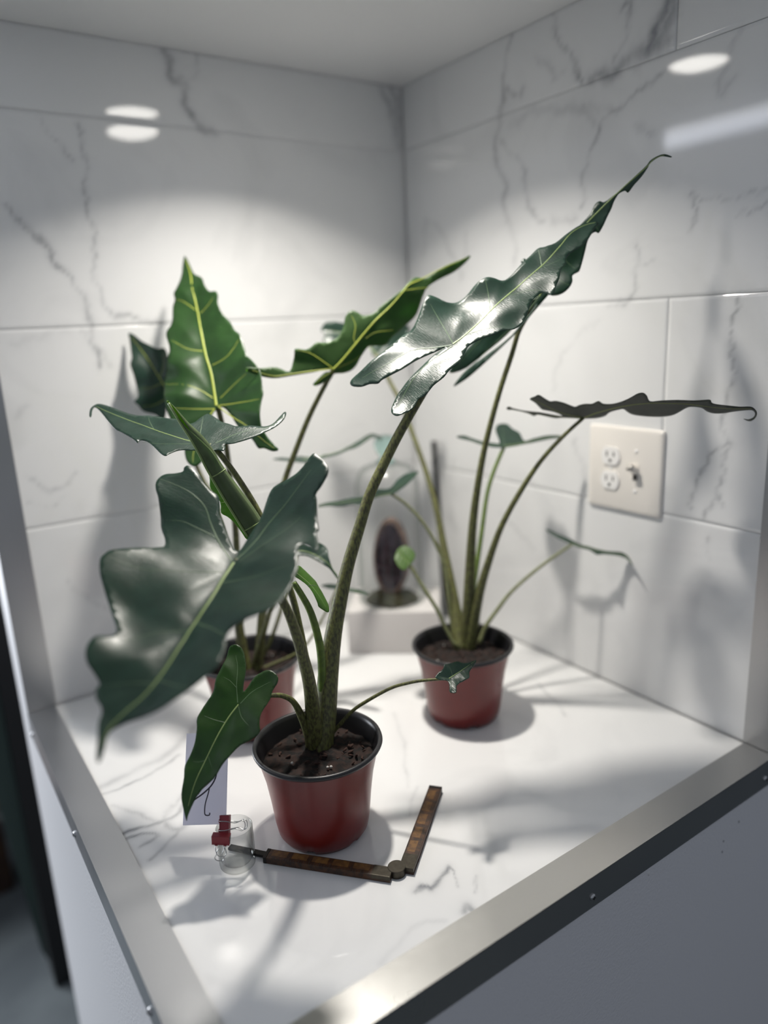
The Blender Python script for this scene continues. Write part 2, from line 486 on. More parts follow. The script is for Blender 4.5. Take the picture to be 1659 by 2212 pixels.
# ------------------------------------------------------------------ measured shapes
# each blade: attachment point, axes, normal (metres); outline, veins and bumps in millimetres on the blade itself
BLADES = [
 dict(plant=1, o=(-0.3254, -0.5276, 0.5603), x=(0.7976, -0.2075, 0.5664), y=(-0.1033, 0.8781, 0.4672), n=(-0.5943, -0.4311, 0.6789), size=243.9, pucker=0.45, kl=0.0, shape=(0.01, 0.0, 0.07, 3.0, 3.2, 2.6, 0.6), mat='leaf', back=False, label='long silvery dark green blade leaning up to the right',
  outline=[(-122.3, 53.2), (-116.0, 59.7), (-94.4, 56.7), (-70.8, 56.0), (-48.2, 61.1), (-31.1, 61.2), (-19.9, 57.3), (-9.8, 59.1), (3.0, 64.8), (18.5, 72.3), (27.8, 75.2), (34.0, 69.7), (40.3, 59.2), (48.6, 52.0), (61.5, 48.6), (79.0, 46.2), (93.0, 41.1), (100.2, 34.3), (106.1, 24.7), (117.3, 23.8), (136.9, 25.4), (152.6, 26.9), (169.8, 27.9), (176.3, 21.6), (187.8, 15.3), (205.1, 14.5), (221.8, 13.4), (235.1, 8.8), (243.0, 0.8), (241.4, -5.6), (233.8, -6.7), (222.8, -11.6), (211.8, -15.2), (197.4, -15.2), (186.7, -11.5), (176.9, -14.0), (168.9, -21.4), (157.4, -25.2), (144.9, -34.0), (136.1, -37.7), (124.3, -44.4), (122.9, -38.1), (120.7, -29.0), (112.8, -28.4), (119.2, -28.3), (104.9, -28.9), (89.9, -37.2), (73.5, -43.2), (59.7, -44.0), (50.7, -35.8), (38.1, -31.4), (27.9, -24.0), (10.5, -18.9), (0.7, -22.5), (-17.2, -32.4), (-31.0, -31.5), (-43.3, -34.1), (-58.1, -31.3), (-73.2, -32.6), (-80.2, -28.5), (-94.3, -33.6), (-105.0, -31.0), (-113.6, -28.1), (-115.1, -19.6), (-110.1, -11.8), (-94.2, -1.9), (-82.1, 0.9), (-66.2, 3.3), (-51.5, 4.7), (-33.4, 6.4), (-18.6, 5.8), (-8.2, 4.1), (-20.2, 7.8), (-33.9, 13.5), (-47.3, 17.2), (-65.8, 18.3), (-82.1, 22.4), (-93.1, 25.3), (-99.7, 25.7), (-106.4, 34.6), (-115.4, 41.0)],
  veins=[(2.5600000000000005, [(-0.1, -0.2), (21.1, -1.0), (63.7, 2.3), (109.3, 4.9), (150.7, 3.5), (186.3, 6.9), (212.5, 11.3), (230.3, 7.6), (241.9, -0.2)]), (1.2800000000000002, [(0.9, 0.9), (12.1, 34.3), (21.5, 64.7)]), (1.2800000000000002, [(63.7, 2.3), (82.2, 25.5), (91.4, 39.6)]), (1.2000000000000002, [(152.7, 3.7), (163.5, 18.0), (169.5, 26.5)]), (1.7600000000000002, [(-2.0, -0.4), (-19.0, 15.0), (-39.5, 35.1), (-78.0, 39.6), (-106.8, 49.4)]), (1.7600000000000002, [(-3.0, -1.6), (-33.5, 2.4), (-62.8, -0.5), (-91.1, -8.7), (-109.1, -20.5)]), (1.04, [(20.0, -2.4), (37.5, -13.2), (57.0, -32.4)]), (1.04, [(94.4, 3.7), (114.5, -11.8), (122.2, -25.3)]), (0.96, [(149.5, 2.2), (161.0, -4.1), (172.1, -8.9)]), (0.96, [(-39.1, 35.7), (-45.5, 48.0), (-51.0, 57.5)])],
  bumps=[(46.6, 42.7, 28.0, -9.0), (28.3, 80.3, 22.0, 6.0), (92.7, 42.9, 20.0, 6.0), (111.7, 21.6, 22.0, -6.0), (73.5, -39.8, 20.0, -7.0), (-95.0, -19.4, 25.0, -6.0)]),
 dict(plant=1, o=(-0.6545, -0.5866, 0.3704), x=(-0.7494, -0.5734, -0.3311), y=(0.627, -0.7753, -0.0764), n=(-0.2129, -0.2649, 0.9405), size=220.7, pucker=0.6, kl=0.6, shape=(-0.12, 0.0, 0.28, 3.0, 3.0, 2.3, 2.2), mat='leaf', back=False, label='broad silvery dark green blade drooping toward the front left',
  outline=[(-17.2, -5.5), (-24.0, -13.3), (-32.7, -21.1), (-41.8, -28.3), (-50.3, -35.9), (-58.1, -39.3), (-67.5, -44.5), (-70.5, -52.6), (-76.3, -63.8), (-81.9, -69.7), (-86.4, -78.6), (-88.8, -86.9), (-85.8, -90.1), (-81.1, -89.6), (-76.5, -97.1), (-73.5, -104.7), (-68.0, -109.4), (-59.7, -109.9), (-51.2, -105.9), (-44.3, -100.3), (-30.7, -93.1), (-19.4, -87.5), (-8.3, -77.7), (3.9, -70.8), (8.6, -74.9), (18.8, -84.9), (29.0, -94.2), (38.6, -103.5), (44.9, -105.9), (52.2, -106.5), (64.5, -100.2), (76.0, -90.8), (88.4, -79.5), (100.3, -68.2), (115.8, -54.2), (125.1, -56.1), (130.7, -61.9), (139.1, -63.4), (147.7, -61.6), (154.7, -56.4), (158.9, -49.2), (162.5, -43.6), (165.1, -41.0), (169.3, -41.9), (175.7, -38.3), (180.4, -31.5), (185.4, -28.1), (192.6, -26.6), (205.0, -20.2), (214.6, -16.0), (219.7, -12.3), (219.8, -10.4), (214.6, -11.0), (207.8, -12.4), (202.3, -14.4), (195.7, -14.3), (187.9, -7.9), (183.4, -0.6), (181.3, 9.3), (177.3, 19.8), (168.2, 29.9), (156.2, 37.7), (143.3, 45.6), (133.6, 51.0), (124.1, 51.5), (112.0, 48.8), (102.4, 44.9), (96.1, 46.6), (89.3, 58.0), (84.2, 71.2), (74.5, 81.9), (54.5, 81.6), (33.8, 79.0), (19.2, 77.4), (-4.6, 68.2), (-19.8, 64.8), (-17.2, 72.8), (0.7, 87.3), (-3.9, 89.5), (-15.7, 85.1), (-37.1, 74.3), (-41.0, 75.4), (-56.9, 68.3), (-75.4, 61.8), (-80.0, 59.5), (-85.0, 63.4), (-93.8, 68.0), (-101.5, 67.5), (-111.4, 60.0), (-121.2, 48.6), (-123.9, 44.0), (-122.1, 40.9), (-113.8, 36.1), (-105.6, 29.4), (-100.1, 17.8), (-95.0, 6.2), (-83.4, 2.8), (-62.3, 3.6), (-46.5, 1.0), (-33.5, -0.6), (-20.4, -1.9)],
  veins=[(3.2, [(0.2, 0.1), (26.5, 0.2), (61.6, 1.6), (90.8, 0.7), (126.3, 1.8), (149.7, -0.1), (163.6, -4.2), (177.2, -10.7), (191.8, -16.4), (209.0, -14.9)]), (1.92, [(-1.8, -2.6), (-21.6, -25.8), (-37.7, -41.1), (-52.6, -53.9), (-61.4, -72.9), (-64.3, -91.7), (-65.4, -108.2)]), (1.2000000000000002, [(-24.6, -28.8), (-29.4, -53.0), (-31.9, -71.3), (-28.2, -88.7)]), (1.92, [(-5.0, 0.2), (-28.8, 8.7), (-55.7, 15.4), (-85.2, 32.2), (-106.5, 45.9)]), (1.1199999999999999, [(-1.5, 5.6), (-29.3, 26.7), (-62.1, 49.0)]), (1.36, [(14.9, -2.1), (27.5, -31.2), (42.8, -70.6), (45.7, -102.4)]), (1.2800000000000002, [(90.8, 0.7), (97.9, -16.9), (107.0, -31.6), (137.5, -57.5)]), (1.2800000000000002, [(28.8, -0.4), (23.6, 33.3), (11.4, 66.9)]), (1.2000000000000002, [(80.9, 1.8), (99.9, 38.9), (102.2, 44.1)]), (1.04, [(149.7, -0.1), (155.6, -18.2), (164.8, -37.2)]), (1.04, [(146.3, 1.0), (153.6, 24.3), (154.6, 36.8)])],
  bumps=[(50.2, -62.3, 45.0, -7.0), (14.0, -129.7, 30.0, 7.0), (128.7, -69.4, 28.0, 8.0), (104.9, -61.2, 30.0, -9.0), (-10.0, -89.4, 30.0, -8.0), (-25.4, 70.5, 25.0, -9.0), (-105.0, -75.3, 25.0, 6.0), (152.7, 21.5, 40.0, 5.0)]),
 dict(plant=1, o=(-0.6452, -0.5355, 0.1931), x=(-0.6481, -0.2678, -0.7129), y=(0.6065, -0.7476, -0.2706), n=(-0.4605, -0.6077, 0.647), size=124.3, pucker=0.2, kl=-0.1, shape=(-0.1, 0, 0.12, 2.0, 1.5, 2.2, 0.5), mat='leaf_deep', back=False, label='small dark blade hanging low beside the name card',
  outline=[(125.6, -3.7), (114.1, -13.2), (104.5, -18.6), (88.4, -22.5), (76.9, -27.1), (63.4, -26.5), (51.6, -26.7), (38.7, -30.2), (28.6, -35.0), (14.0, -34.1), (-2.0, -31.0), (-16.0, -34.1), (-29.8, -34.2), (-41.6, -34.7), (-53.5, -37.1), (-59.1, -32.6), (-58.5, -24.2), (-49.2, -15.2), (-35.7, -8.0), (-21.5, -3.7), (-14.9, -0.7), (-20.6, 1.5), (-31.9, 3.8), (-42.1, 11.0), (-45.8, 18.9), (-42.3, 28.9), (-35.7, 31.7), (-26.5, 29.9), (-16.0, 31.3), (0.4, 29.2), (12.0, 32.6), (19.0, 36.2), (28.8, 30.5), (38.2, 20.9), (52.9, 14.4), (64.3, 10.4), (78.2, 7.5), (89.3, 1.1), (100.5, -2.9), (112.7, -4.3), (121.4, -4.2)],
  veins=[(1.7600000000000002, [(0.0, 0.1), (22.3, -5.4), (60.9, -8.9), (89.4, -10.1), (112.1, -7.8)]), (0.96, [(-1.5, -1.8), (-16.9, -10.1), (-36.5, -18.5), (-48.5, -26.9)]), (0.96, [(-1.6, 1.6), (-17.1, 8.1), (-28.0, 17.2), (-34.4, 23.7)]), (0.6400000000000001, [(-15.8, -10.0), (-19.9, -19.3), (-21.0, -27.8)]), (0.7200000000000001, [(22.5, -5.8), (24.0, -18.0), (24.0, -29.1)]), (0.7200000000000001, [(1.9, 0.9), (11.0, 9.0), (17.0, 21.5)]), (0.6400000000000001, [(65.0, -9.3), (68.9, -15.4), (70.5, -21.3)]), (0.6400000000000001, [(60.4, -7.6), (65.0, -3.7), (69.1, 0.6)])],
  bumps=[]),
 dict(plant=1, o=(-0.4255, -0.6281, 0.189), x=(0.9642, -0.0263, 0.264), y=(-0.1096, 0.8667, 0.4867), n=(-0.2416, -0.4982, 0.8327), size=42.2, pucker=0.2, kl=-0.1, shape=(-0.1, 0, 0.15, 1, 0.8, 2, 0), mat='leaf', back=False, label='tiny young blade hanging in front of the right hand pot',
  outline=[(44.1, 1.4), (37.9, 2.8), (29.0, 4.5), (24.8, 7.4), (21.6, 11.3), (7.2, 15.6), (2.6, 13.0), (-1.8, 12.2), (-5.3, 12.6), (-12.5, 9.8), (-9.7, 4.5), (-3.6, -1.4), (-6.7, -8.4), (-11.0, -13.5), (-9.8, -17.3), (-6.5, -19.7), (-0.2, -13.5), (5.9, -12.2), (9.9, -13.1), (19.1, -13.6), (23.7, -8.8), (27.7, -6.2), (38.9, -2.4)],
  veins=[(1.1199999999999999, [(-0.1, -0.1), (18.4, -0.3), (42.2, 1.1)]), (0.5599999999999999, [(5.6, -0.0), (8.9, 7.7), (10.3, 13.2)]), (0.5599999999999999, [(-0.7, 0.1), (-4.7, 4.7), (-9.0, 9.1)]), (0.5599999999999999, [(-0.2, -1.1), (-3.8, -8.7), (-7.9, -16.1)]), (0.48, [(16.6, -0.4), (18.5, -7.2), (19.4, -11.6)])],
  bumps=[]),
 dict(plant=1, o=(-0.6011, -0.4084, 0.4602), x=(-0.4502, 0.8616, 0.2346), y=(-0.8651, -0.3557, -0.3537), n=(-0.2213, -0.3622, 0.9054), size=186.6, pucker=0.2, kl=0.0, shape=(0.0, 0, 0.04, 1.2, 0.6, 2, 0), mat='leaf', back=False, label='grey green blade held flat above the big drooping leaf',
  outline=[(168.2, 22.0), (170.9, 22.8), (184.2, 9.0), (187.4, -0.5), (183.1, -6.1), (162.9, -6.7), (139.2, -6.2), (118.0, -7.9), (105.6, -15.4), (81.0, -19.1), (65.0, -22.6), (50.3, -20.9), (44.9, -28.5), (45.4, -36.7), (43.3, -50.1), (31.8, -49.2), (17.1, -44.2), (3.9, -44.0), (-8.8, -44.2), (-22.4, -53.0), (-37.4, -59.6), (-43.2, -68.7), (-42.3, -83.9), (-41.6, -95.5), (-45.2, -94.7), (-50.0, -81.8), (-50.1, -66.1), (-45.3, -49.2), (-38.6, -31.9), (-27.1, -14.8), (-18.0, -9.2), (-23.4, -3.8), (-24.8, 3.1), (-18.5, 3.9), (-15.2, 7.4), (-9.9, 12.9), (-2.2, 15.6), (7.0, 19.5), (15.7, 23.9), (20.7, 29.6), (23.5, 40.2), (24.2, 44.9), (33.3, 43.5), (52.5, 34.7), (67.6, 30.1), (76.6, 31.9), (74.9, 37.7), (87.3, 34.4), (109.0, 31.5), (118.4, 30.4), (140.2, 20.6), (164.5, 8.9), (182.6, 2.4), (179.7, 9.9)],
  veins=[(1.92, [(-0.2, 0.2), (20.7, 4.1), (42.5, 5.9), (85.5, 5.9), (143.1, 4.3), (183.6, 0.6)]), (1.2000000000000002, [(-6.2, -6.2), (-15.7, -29.0), (-27.5, -46.3), (-44.1, -64.0), (-44.9, -87.2)]), (0.96, [(16.1, -2.4), (32.0, -25.7), (44.4, -43.5)]), (0.8, [(80.6, 5.3), (97.1, -4.9), (104.9, -11.6)]), (0.8800000000000001, [(18.7, 9.4), (42.5, 23.0), (71.5, 34.4)])],
  bumps=[]),
 dict(plant=1, o=(-0.5444, -0.4988, 0.3099), x=(0.4214, -0.4141, -0.8068), y=(0.9035, 0.1153, 0.4127), n=(-0.0778, -0.9029, 0.4227), size=56.3, pucker=0.2, kl=0, shape=(0, -1.6, 0, 0, 0, 1, 0), mat='leaf_young', back=False, label='rolled lobe of the unfurling leaf',
  outline=[(-7.3, 0.3), (-6.2, 9.7), (5.5, 12.8), (20.4, 15.1), (28.9, 13.3), (37.3, 11.4), (51.4, 7.2), (58.0, 2.1), (56.3, -1.0), (46.0, -4.2), (41.6, -2.5), (30.9, 0.5), (20.4, 1.7), (9.0, -0.6), (-1.2, -3.8)],
  veins=[(0.96, [(-1.1, 0.9), (19.2, 5.1), (36.1, 4.7), (51.4, 2.3)]), (1.1199999999999999, [(18.2, 1.4), (22.6, 7.7), (29.3, 14.5)])],
  bumps=[]),
 dict(plant=1, o=(-0.5969, -0.4433, 0.3964), x=(-0.2355, 0.5543, 0.7983), y=(-0.7648, 0.4011, -0.5041), n=(-0.5996, -0.7293, 0.3295), size=43.0, pucker=0.2, kl=0, shape=(0, 0, 0, 0, 0, 1, 0), mat='leaf_young', back=False, label='free margin of the unfurling leaf',
  outline=[(43.0, 0.0), (30.8, -1.5), (1.6, -1.0), (-25.5, -1.5), (-53.4, -1.6), (-48.3, 5.2), (-39.2, 5.8), (-24.4, 7.1), (-14.3, 10.1), (-5.8, 14.1), (5.5, 8.3), (24.1, 9.7), (35.0, 4.7)],
  veins=[(1.1199999999999999, [(0.6, -0.4), (2.4, 4.4), (4.2, 8.5)])],
  bumps=[]),
 dict(plant=2, o=(-0.5266, -0.2569, 0.4891), x=(0.1094, 0.5582, 0.8224), y=(-0.7577, 0.5824, -0.2945), n=(-0.6434, -0.5909, 0.4867), size=255.9, pucker=0.4, kl=-0.12, shape=(-0.12, 0, 0.2, 4.5, 3.5, 2.4, 1.0), mat='leaf_fresh', back=False, label='tall upright blade with a bright pale midrib',
  outline=[(286.2, 12.0), (282.0, 8.3), (255.6, 2.4), (240.3, -1.9), (222.7, -14.2), (206.2, -17.2), (189.1, -23.3), (181.8, -34.5), (170.6, -37.0), (157.9, -34.7), (140.4, -37.7), (118.8, -46.7), (101.8, -51.3), (90.9, -57.6), (74.7, -60.1), (52.0, -62.2), (42.7, -66.9), (29.0, -73.0), (15.6, -76.2), (-4.2, -73.8), (-15.2, -73.2), (-27.3, -68.1), (-45.7, -62.3), (-60.4, -59.4), (-67.7, -60.6), (-79.1, -64.0), (-96.7, -72.6), (-96.0, -63.6), (-87.7, -53.4), (-84.9, -45.6), (-70.9, -40.7), (-55.3, -32.2), (-43.2, -24.7), (-22.7, -18.0), (-8.4, -10.2), (-4.7, -1.7), (-12.1, 8.2), (-25.5, 15.6), (-47.6, 26.4), (-70.1, 30.5), (-78.9, 39.4), (-79.4, 47.6), (-69.8, 54.7), (-56.2, 56.1), (-39.2, 53.9), (-19.7, 57.0), (1.6, 64.0), (23.4, 64.3), (55.2, 65.5), (68.7, 59.0), (101.8, 46.5), (129.1, 49.3), (141.5, 47.8), (154.6, 39.2), (184.5, 36.2), (197.8, 31.2), (208.8, 30.6), (218.5, 23.1), (245.5, 17.1), (268.4, 15.4)],
  veins=[(3.6799999999999997, [(-0.2, -0.1), (49.4, -2.4), (93.6, 0.2), (169.3, 1.6), (242.8, 4.4), (279.0, 9.9)]), (1.36, [(159.0, -2.6), (164.6, -16.2), (173.2, -28.2)]), (1.36, [(62.5, -6.7), (64.4, -32.9), (83.5, -54.8)]), (1.36, [(8.4, -8.5), (18.8, -32.7), (26.9, -55.1)]), (1.4400000000000002, [(-1.6, -3.7), (-13.0, -39.5), (-21.1, -65.5)]), (1.7600000000000002, [(-2.3, -2.2), (-30.1, -22.1), (-50.8, -38.9), (-73.4, -52.9), (-92.9, -66.9)]), (1.2800000000000002, [(168.8, 3.9), (189.2, 18.8), (197.1, 28.8)]), (1.36, [(91.5, 2.9), (100.8, 23.2), (122.1, 42.3)]), (1.4400000000000002, [(12.6, 2.2), (34.2, 23.0), (54.9, 63.4)]), (1.4400000000000002, [(-4.4, 3.1), (3.1, 33.8), (11.4, 61.2)]), (1.6, [(-4.4, 3.1), (-29.0, 28.4), (-57.2, 43.9), (-73.4, 47.2)])],
  bumps=[(74.9, 35.1, 25.0, 9.0), (29.7, 38.9, 22.0, 8.0), (66.2, -69.4, 25.0, -8.0), (124.7, -43.6, 22.0, -6.0), (209.6, 11.1, 20.0, 5.0)]),
 dict(plant=2, o=(-0.5357, -0.0936, 0.4954), x=(-0.2742, 0.5436, 0.7933), y=(-0.7894, 0.3439, -0.5085), n=(-0.5492, -0.7657, 0.3348), size=122.3, pucker=0.2, kl=-0.1, shape=(-0.1, 0, 0.1, 4, 3, 2, 0), mat='leaf', back=False, label='dull dark blade behind the tall upright one',
  outline=[(127.8, 1.0), (120.6, -4.5), (101.0, -10.2), (86.4, -17.7), (75.7, -23.4), (70.8, -32.8), (58.9, -33.2), (38.4, -27.7), (9.8, -23.5), (-17.7, -15.7), (-27.8, -0.5), (-37.5, 10.4), (-16.5, 7.1), (-5.1, 4.6), (-11.2, 12.7), (-30.4, 30.1), (-12.8, 35.6), (0.4, 47.0), (11.8, 48.0), (20.4, 49.5), (23.8, 40.1), (41.1, 36.8), (60.0, 28.8), (75.7, 24.1), (85.0, 16.8), (97.4, 12.8), (117.6, 5.4)],
  veins=[(2.08, [(-0.1, -0.0), (33.6, -1.2), (73.7, -2.0), (119.9, 1.1)]), (0.96, [(33.6, -1.2), (46.5, -18.6), (64.2, -28.0)]), (0.96, [(24.5, -0.1), (27.5, 19.0), (39.7, 34.7)]), (1.04, [(-0.4, 1.8), (0.5, 27.0), (8.2, 44.7)]), (1.04, [(-1.9, -0.4), (-14.0, -3.6), (-24.8, -0.9)])],
  bumps=[]),
 dict(plant=2, o=(-0.3761, -0.3265, 0.5301), x=(0.781, -0.2447, 0.5746), y=(0.572, -0.0891, -0.8154), n=(0.2507, 0.9655, 0.0704), size=255.5, pucker=0.2, kl=0.05, shape=(0.05, 0, 0.1, 4.0, 3, 2.2, 0.4), mat='leaf_fresh', back=True, label='blade seen from its bright underside',
  outline=[(262.7, 4.0), (246.7, -0.5), (221.9, -8.4), (199.1, -11.0), (184.7, -13.7), (175.6, -22.8), (164.7, -25.4), (150.3, -23.7), (130.9, -24.1), (111.0, -24.9), (93.6, -24.0), (79.5, -30.2), (77.2, -35.9), (73.7, -42.9), (70.8, -45.1), (66.3, -45.7), (57.7, -43.2), (49.9, -36.7), (41.3, -32.1), (30.8, -30.0), (16.9, -32.7), (9.9, -37.9), (3.3, -43.3), (-5.3, -43.2), (-14.5, -45.1), (-25.1, -54.4), (-34.2, -45.7), (-51.1, -36.1), (-61.9, -51.9), (-80.8, -65.8), (-91.7, -75.9), (-97.3, -76.0), (-94.1, -67.9), (-83.4, -52.1), (-71.8, -40.7), (-53.4, -29.9), (-24.4, -13.7), (-11.1, -7.6), (-2.4, -0.3), (-6.1, -0.3), (-13.0, -4.1), (-24.3, -3.7), (-35.9, -2.2), (-35.7, 1.4), (-26.5, 5.4), (-15.6, 5.8), (-10.1, 8.5), (-3.4, 6.1), (7.5, 13.9), (19.3, 18.8), (30.0, 17.6), (42.5, 11.8), (58.2, 7.7), (68.3, 13.3), (81.9, 22.9), (97.0, 19.2), (124.1, 20.5), (146.6, 19.0), (174.8, -0.9), (199.6, -0.0), (228.1, 6.9), (253.1, 7.5)],
  veins=[(2.8800000000000003, [(0.0, 0.0), (18.8, -2.2), (48.0, -7.6), (83.1, -14.0), (116.7, -16.0), (144.6, -20.1), (160.0, -21.9), (179.7, -16.6), (211.2, -9.9), (256.4, 2.6)]), (1.36, [(46.8, -8.5), (49.5, -15.6), (61.9, -26.6), (66.6, -39.9)]), (1.36, [(-0.9, -2.2), (-10.6, -32.4), (-16.5, -42.6), (-23.8, -50.6)]), (1.2800000000000002, [(62.8, -4.2), (79.6, -1.5), (102.6, 12.9)]), (1.7600000000000002, [(0.0, 0.0), (-23.3, -15.1), (-51.9, -32.1), (-72.7, -45.6), (-90.2, -69.3)]), (1.1199999999999999, [(-3.0, 1.8), (-19.7, -1.0), (-31.7, -0.8)]), (1.1199999999999999, [(5.5, 2.4), (28.3, 8.8), (47.0, 10.6)]), (1.04, [(149.1, -20.1), (166.2, -10.7), (183.7, 0.9)]), (1.04, [(144.8, -19.8), (158.6, -21.7), (169.5, -22.3)])],
  bumps=[(67.3, -43.2, 22.0, 6.0), (75.4, -27.9, 20.0, -5.0)]),
 dict(plant=2, o=(-0.4845, -0.3748, 0.2983), x=(0.4546, -0.7466, -0.4857), y=(0.8592, 0.2239, 0.4601), n=(-0.2348, -0.6264, 0.7433), size=75.5, pucker=0.2, kl=-0.15, shape=(-0.15, 0, 0.1, 1, 1, 2, 0), mat='leaf', back=False, label='small drooping blade tip',
  outline=[(-12.0, 1.5), (-6.2, 15.9), (8.8, 16.0), (16.3, 18.8), (19.2, 27.6), (25.3, 30.9), (35.2, 29.3), (43.5, 21.0), (56.5, 12.7), (66.1, 10.2), (73.7, 4.9), (66.8, 6.4), (55.1, 9.0), (43.3, 7.6), (33.4, 6.5), (22.3, 4.3), (12.1, -1.8), (3.4, -9.7)],
  veins=[(0.96, [(0.1, -0.1), (23.1, 11.6), (45.0, 13.6), (59.8, 11.4), (71.6, 5.8)])],
  bumps=[]),
 dict(plant=2, o=(-0.3786, -0.2191, 0.3888), x=(0.9781, -0.162, 0.1305), y=(0.1466, 0.9819, 0.1202), n=(-0.1476, -0.0984, 0.9841), size=136.8, pucker=0.2, kl=0, shape=(0, 0, 0, 0, 0, 1, 0), mat='leaf', back=False, label='thin blade seen edge on near the glass dome',
  outline=[(-37.9, 36.5), (-25.3, 32.8), (-15.0, 20.0), (0.1, 17.4), (10.5, 2.5), (23.2, -8.7), (33.2, -5.1), (41.9, -10.2), (58.0, -8.2), (75.0, 0.7), (99.3, 15.0), (129.0, 34.5), (140.0, 33.0), (140.4, 5.0), (132.8, -5.9), (130.3, 17.5), (106.9, 1.7), (84.6, -12.7), (73.9, -11.8), (52.8, -20.3), (35.6, -20.4), (18.1, -21.7), (2.3, -19.0), (-2.5, -20.8), (-10.8, -9.2), (-21.2, 8.3), (-31.2, 21.9)],
  veins=[(0.96, [(-0.1, -0.4), (31.5, -9.5), (73.1, -3.7), (134.2, 25.7)])],
  bumps=[]),
 dict(plant=2, o=(-0.3844, -0.3101, 0.2016), x=(0.4994, -0.863, -0.0765), y=(0.8425, 0.4632, 0.2749), n=(-0.2018, -0.2018, 0.9584), size=51.5, pucker=0.2, kl=0, shape=(0, 0, 0, 0, 0, 1, 0), mat='leaf', back=False, label='thin low blade seen edge on',
  outline=[(-26.2, -2.6), (-16.8, 4.7), (-4.7, 6.7), (8.9, 5.9), (22.6, 4.6), (34.8, 6.0), (51.5, 2.2), (52.6, -1.8), (35.1, -3.1), (22.1, -2.8), (4.6, -2.4), (-2.7, -5.2), (-15.5, -5.8)],
  veins=[(0.7200000000000001, [(-1.0, 1.8), (24.1, 1.7), (49.6, -0.4)])],
  bumps=[]),
 dict(plant=3, o=(-0.2099, -0.1862, 0.5406), x=(-0.7904, 0.4277, 0.4386), y=(-0.5695, -0.2489, -0.7834), n=(-0.2259, -0.869, 0.4403), size=98.7, pucker=0.2, kl=-0.1, shape=(-0.1, 0, 0.1, 3, 2, 2, 0), mat='leaf', back=False, label='pale blurred blade behind the bright underside leaf',
  outline=[(98.9, -3.8), (96.7, -16.6), (86.6, -23.1), (66.2, -29.7), (36.3, -47.7), (-0.2, -64.7), (-32.2, -71.2), (-41.9, -61.6), (-36.7, -43.5), (-23.4, -23.9), (-14.4, -12.4), (-8.7, 2.3), (1.1, -3.1), (4.7, 9.7), (10.5, -6.1), (21.0, -7.6), (51.4, 2.9), (66.2, 7.9), (76.4, 15.5), (89.9, 14.8), (89.8, 1.4)],
  veins=[(1.6, [(0.0, 0.1), (31.0, -11.6), (63.6, -12.0), (93.7, -4.9)]), (0.96, [(0.0, 0.1), (-12.5, -30.5), (-31.5, -60.1)]), (0.96, [(0.0, 0.1), (17.7, -23.0), (29.8, -42.9)])],
  bumps=[]),
 dict(plant=3, o=(-0.1673, -0.5176, 0.6141), x=(0.4427, -0.5524, 0.7063), y=(-0.3006, 0.6506, 0.6973), n=(-0.8448, -0.5211, 0.122), size=218.1, pucker=0.4, kl=-0.05, shape=(-0.05, 0, 0.12, 3, 3, 3, 0.5), mat='leaf', back=False, label='long twisted blade ending in a thin curled tip',
  outline=[(220.2, 2.4), (216.8, 10.6), (208.6, 15.7), (201.3, 17.8), (195.2, 17.0), (183.9, 17.4), (168.7, 18.0), (153.6, 18.9), (144.1, 20.5), (133.0, 23.5), (130.6, 28.4), (125.4, 30.4), (119.0, 28.8), (113.2, 26.2), (104.2, 25.2), (93.1, 25.0), (85.6, 26.0), (41.8, 26.0), (30.4, 32.4), (21.4, 43.0), (20.4, 47.5), (14.8, 47.8), (10.6, 42.2), (-7.4, 38.0), (-43.7, 31.2), (-72.4, 26.8), (-100.2, 25.2), (-133.8, 24.0), (-153.2, 23.2), (-155.3, 18.1), (-135.1, 7.1), (-99.0, 1.5), (-62.9, -3.2), (-23.4, -2.7), (-7.6, -1.3), (-24.3, -5.9), (-60.0, -8.5), (-101.9, -1.6), (-133.1, 5.1), (-154.4, 5.6), (-166.7, 3.1), (-149.4, -2.4), (-130.9, -5.4), (-107.5, -7.9), (-84.8, -9.9), (-50.4, -11.0), (-9.5, -8.5), (4.1, -8.3), (9.3, -8.5), (12.0, -14.1), (17.8, -19.5), (25.3, -22.7), (33.8, -23.0), (41.3, -20.0), (46.2, -13.8), (53.6, -15.1), (56.4, -14.8), (68.5, -7.6), (79.0, -1.4), (87.7, 3.9), (96.3, 6.4), (101.8, 4.9), (103.6, 0.9), (114.6, 3.6), (125.5, 8.0), (133.7, 10.9), (141.0, 14.4), (148.3, 16.2), (151.9, 16.4), (158.1, 13.6), (159.2, 9.0), (169.9, 10.6), (182.4, 11.4), (194.5, 14.0), (199.0, 15.4), (207.5, 13.9), (213.9, 10.2), (219.0, 1.7)],
  veins=[(2.4000000000000004, [(0.0, -0.3), (39.1, 14.5), (79.3, 18.3), (105.5, 20.7), (129.9, 20.3), (152.9, 18.2), (168.0, 17.3), (193.9, 15.5), (205.6, 15.4), (215.9, 9.6)]), (1.1199999999999999, [(112.1, 22.7), (120.0, 27.6), (126.8, 28.9)]), (1.2800000000000002, [(0.0, -0.3), (-57.0, 18.2), (-106.1, 19.3), (-148.6, 17.2)]), (1.2800000000000002, [(0.0, -0.3), (-42.1, -2.0), (-98.0, 2.5), (-161.1, 3.5)]), (1.1199999999999999, [(54.0, 15.4), (53.1, -0.7), (55.8, -14.0)]), (1.04, [(104.8, 20.0), (106.7, 10.1), (104.5, 1.8)]), (1.04, [(39.1, 14.5), (31.8, -3.8), (35.3, -21.4)])],
  bumps=[(30.9, -14.4, 22.0, 8.0), (58.7, -5.0, 20.0, -6.0)]),
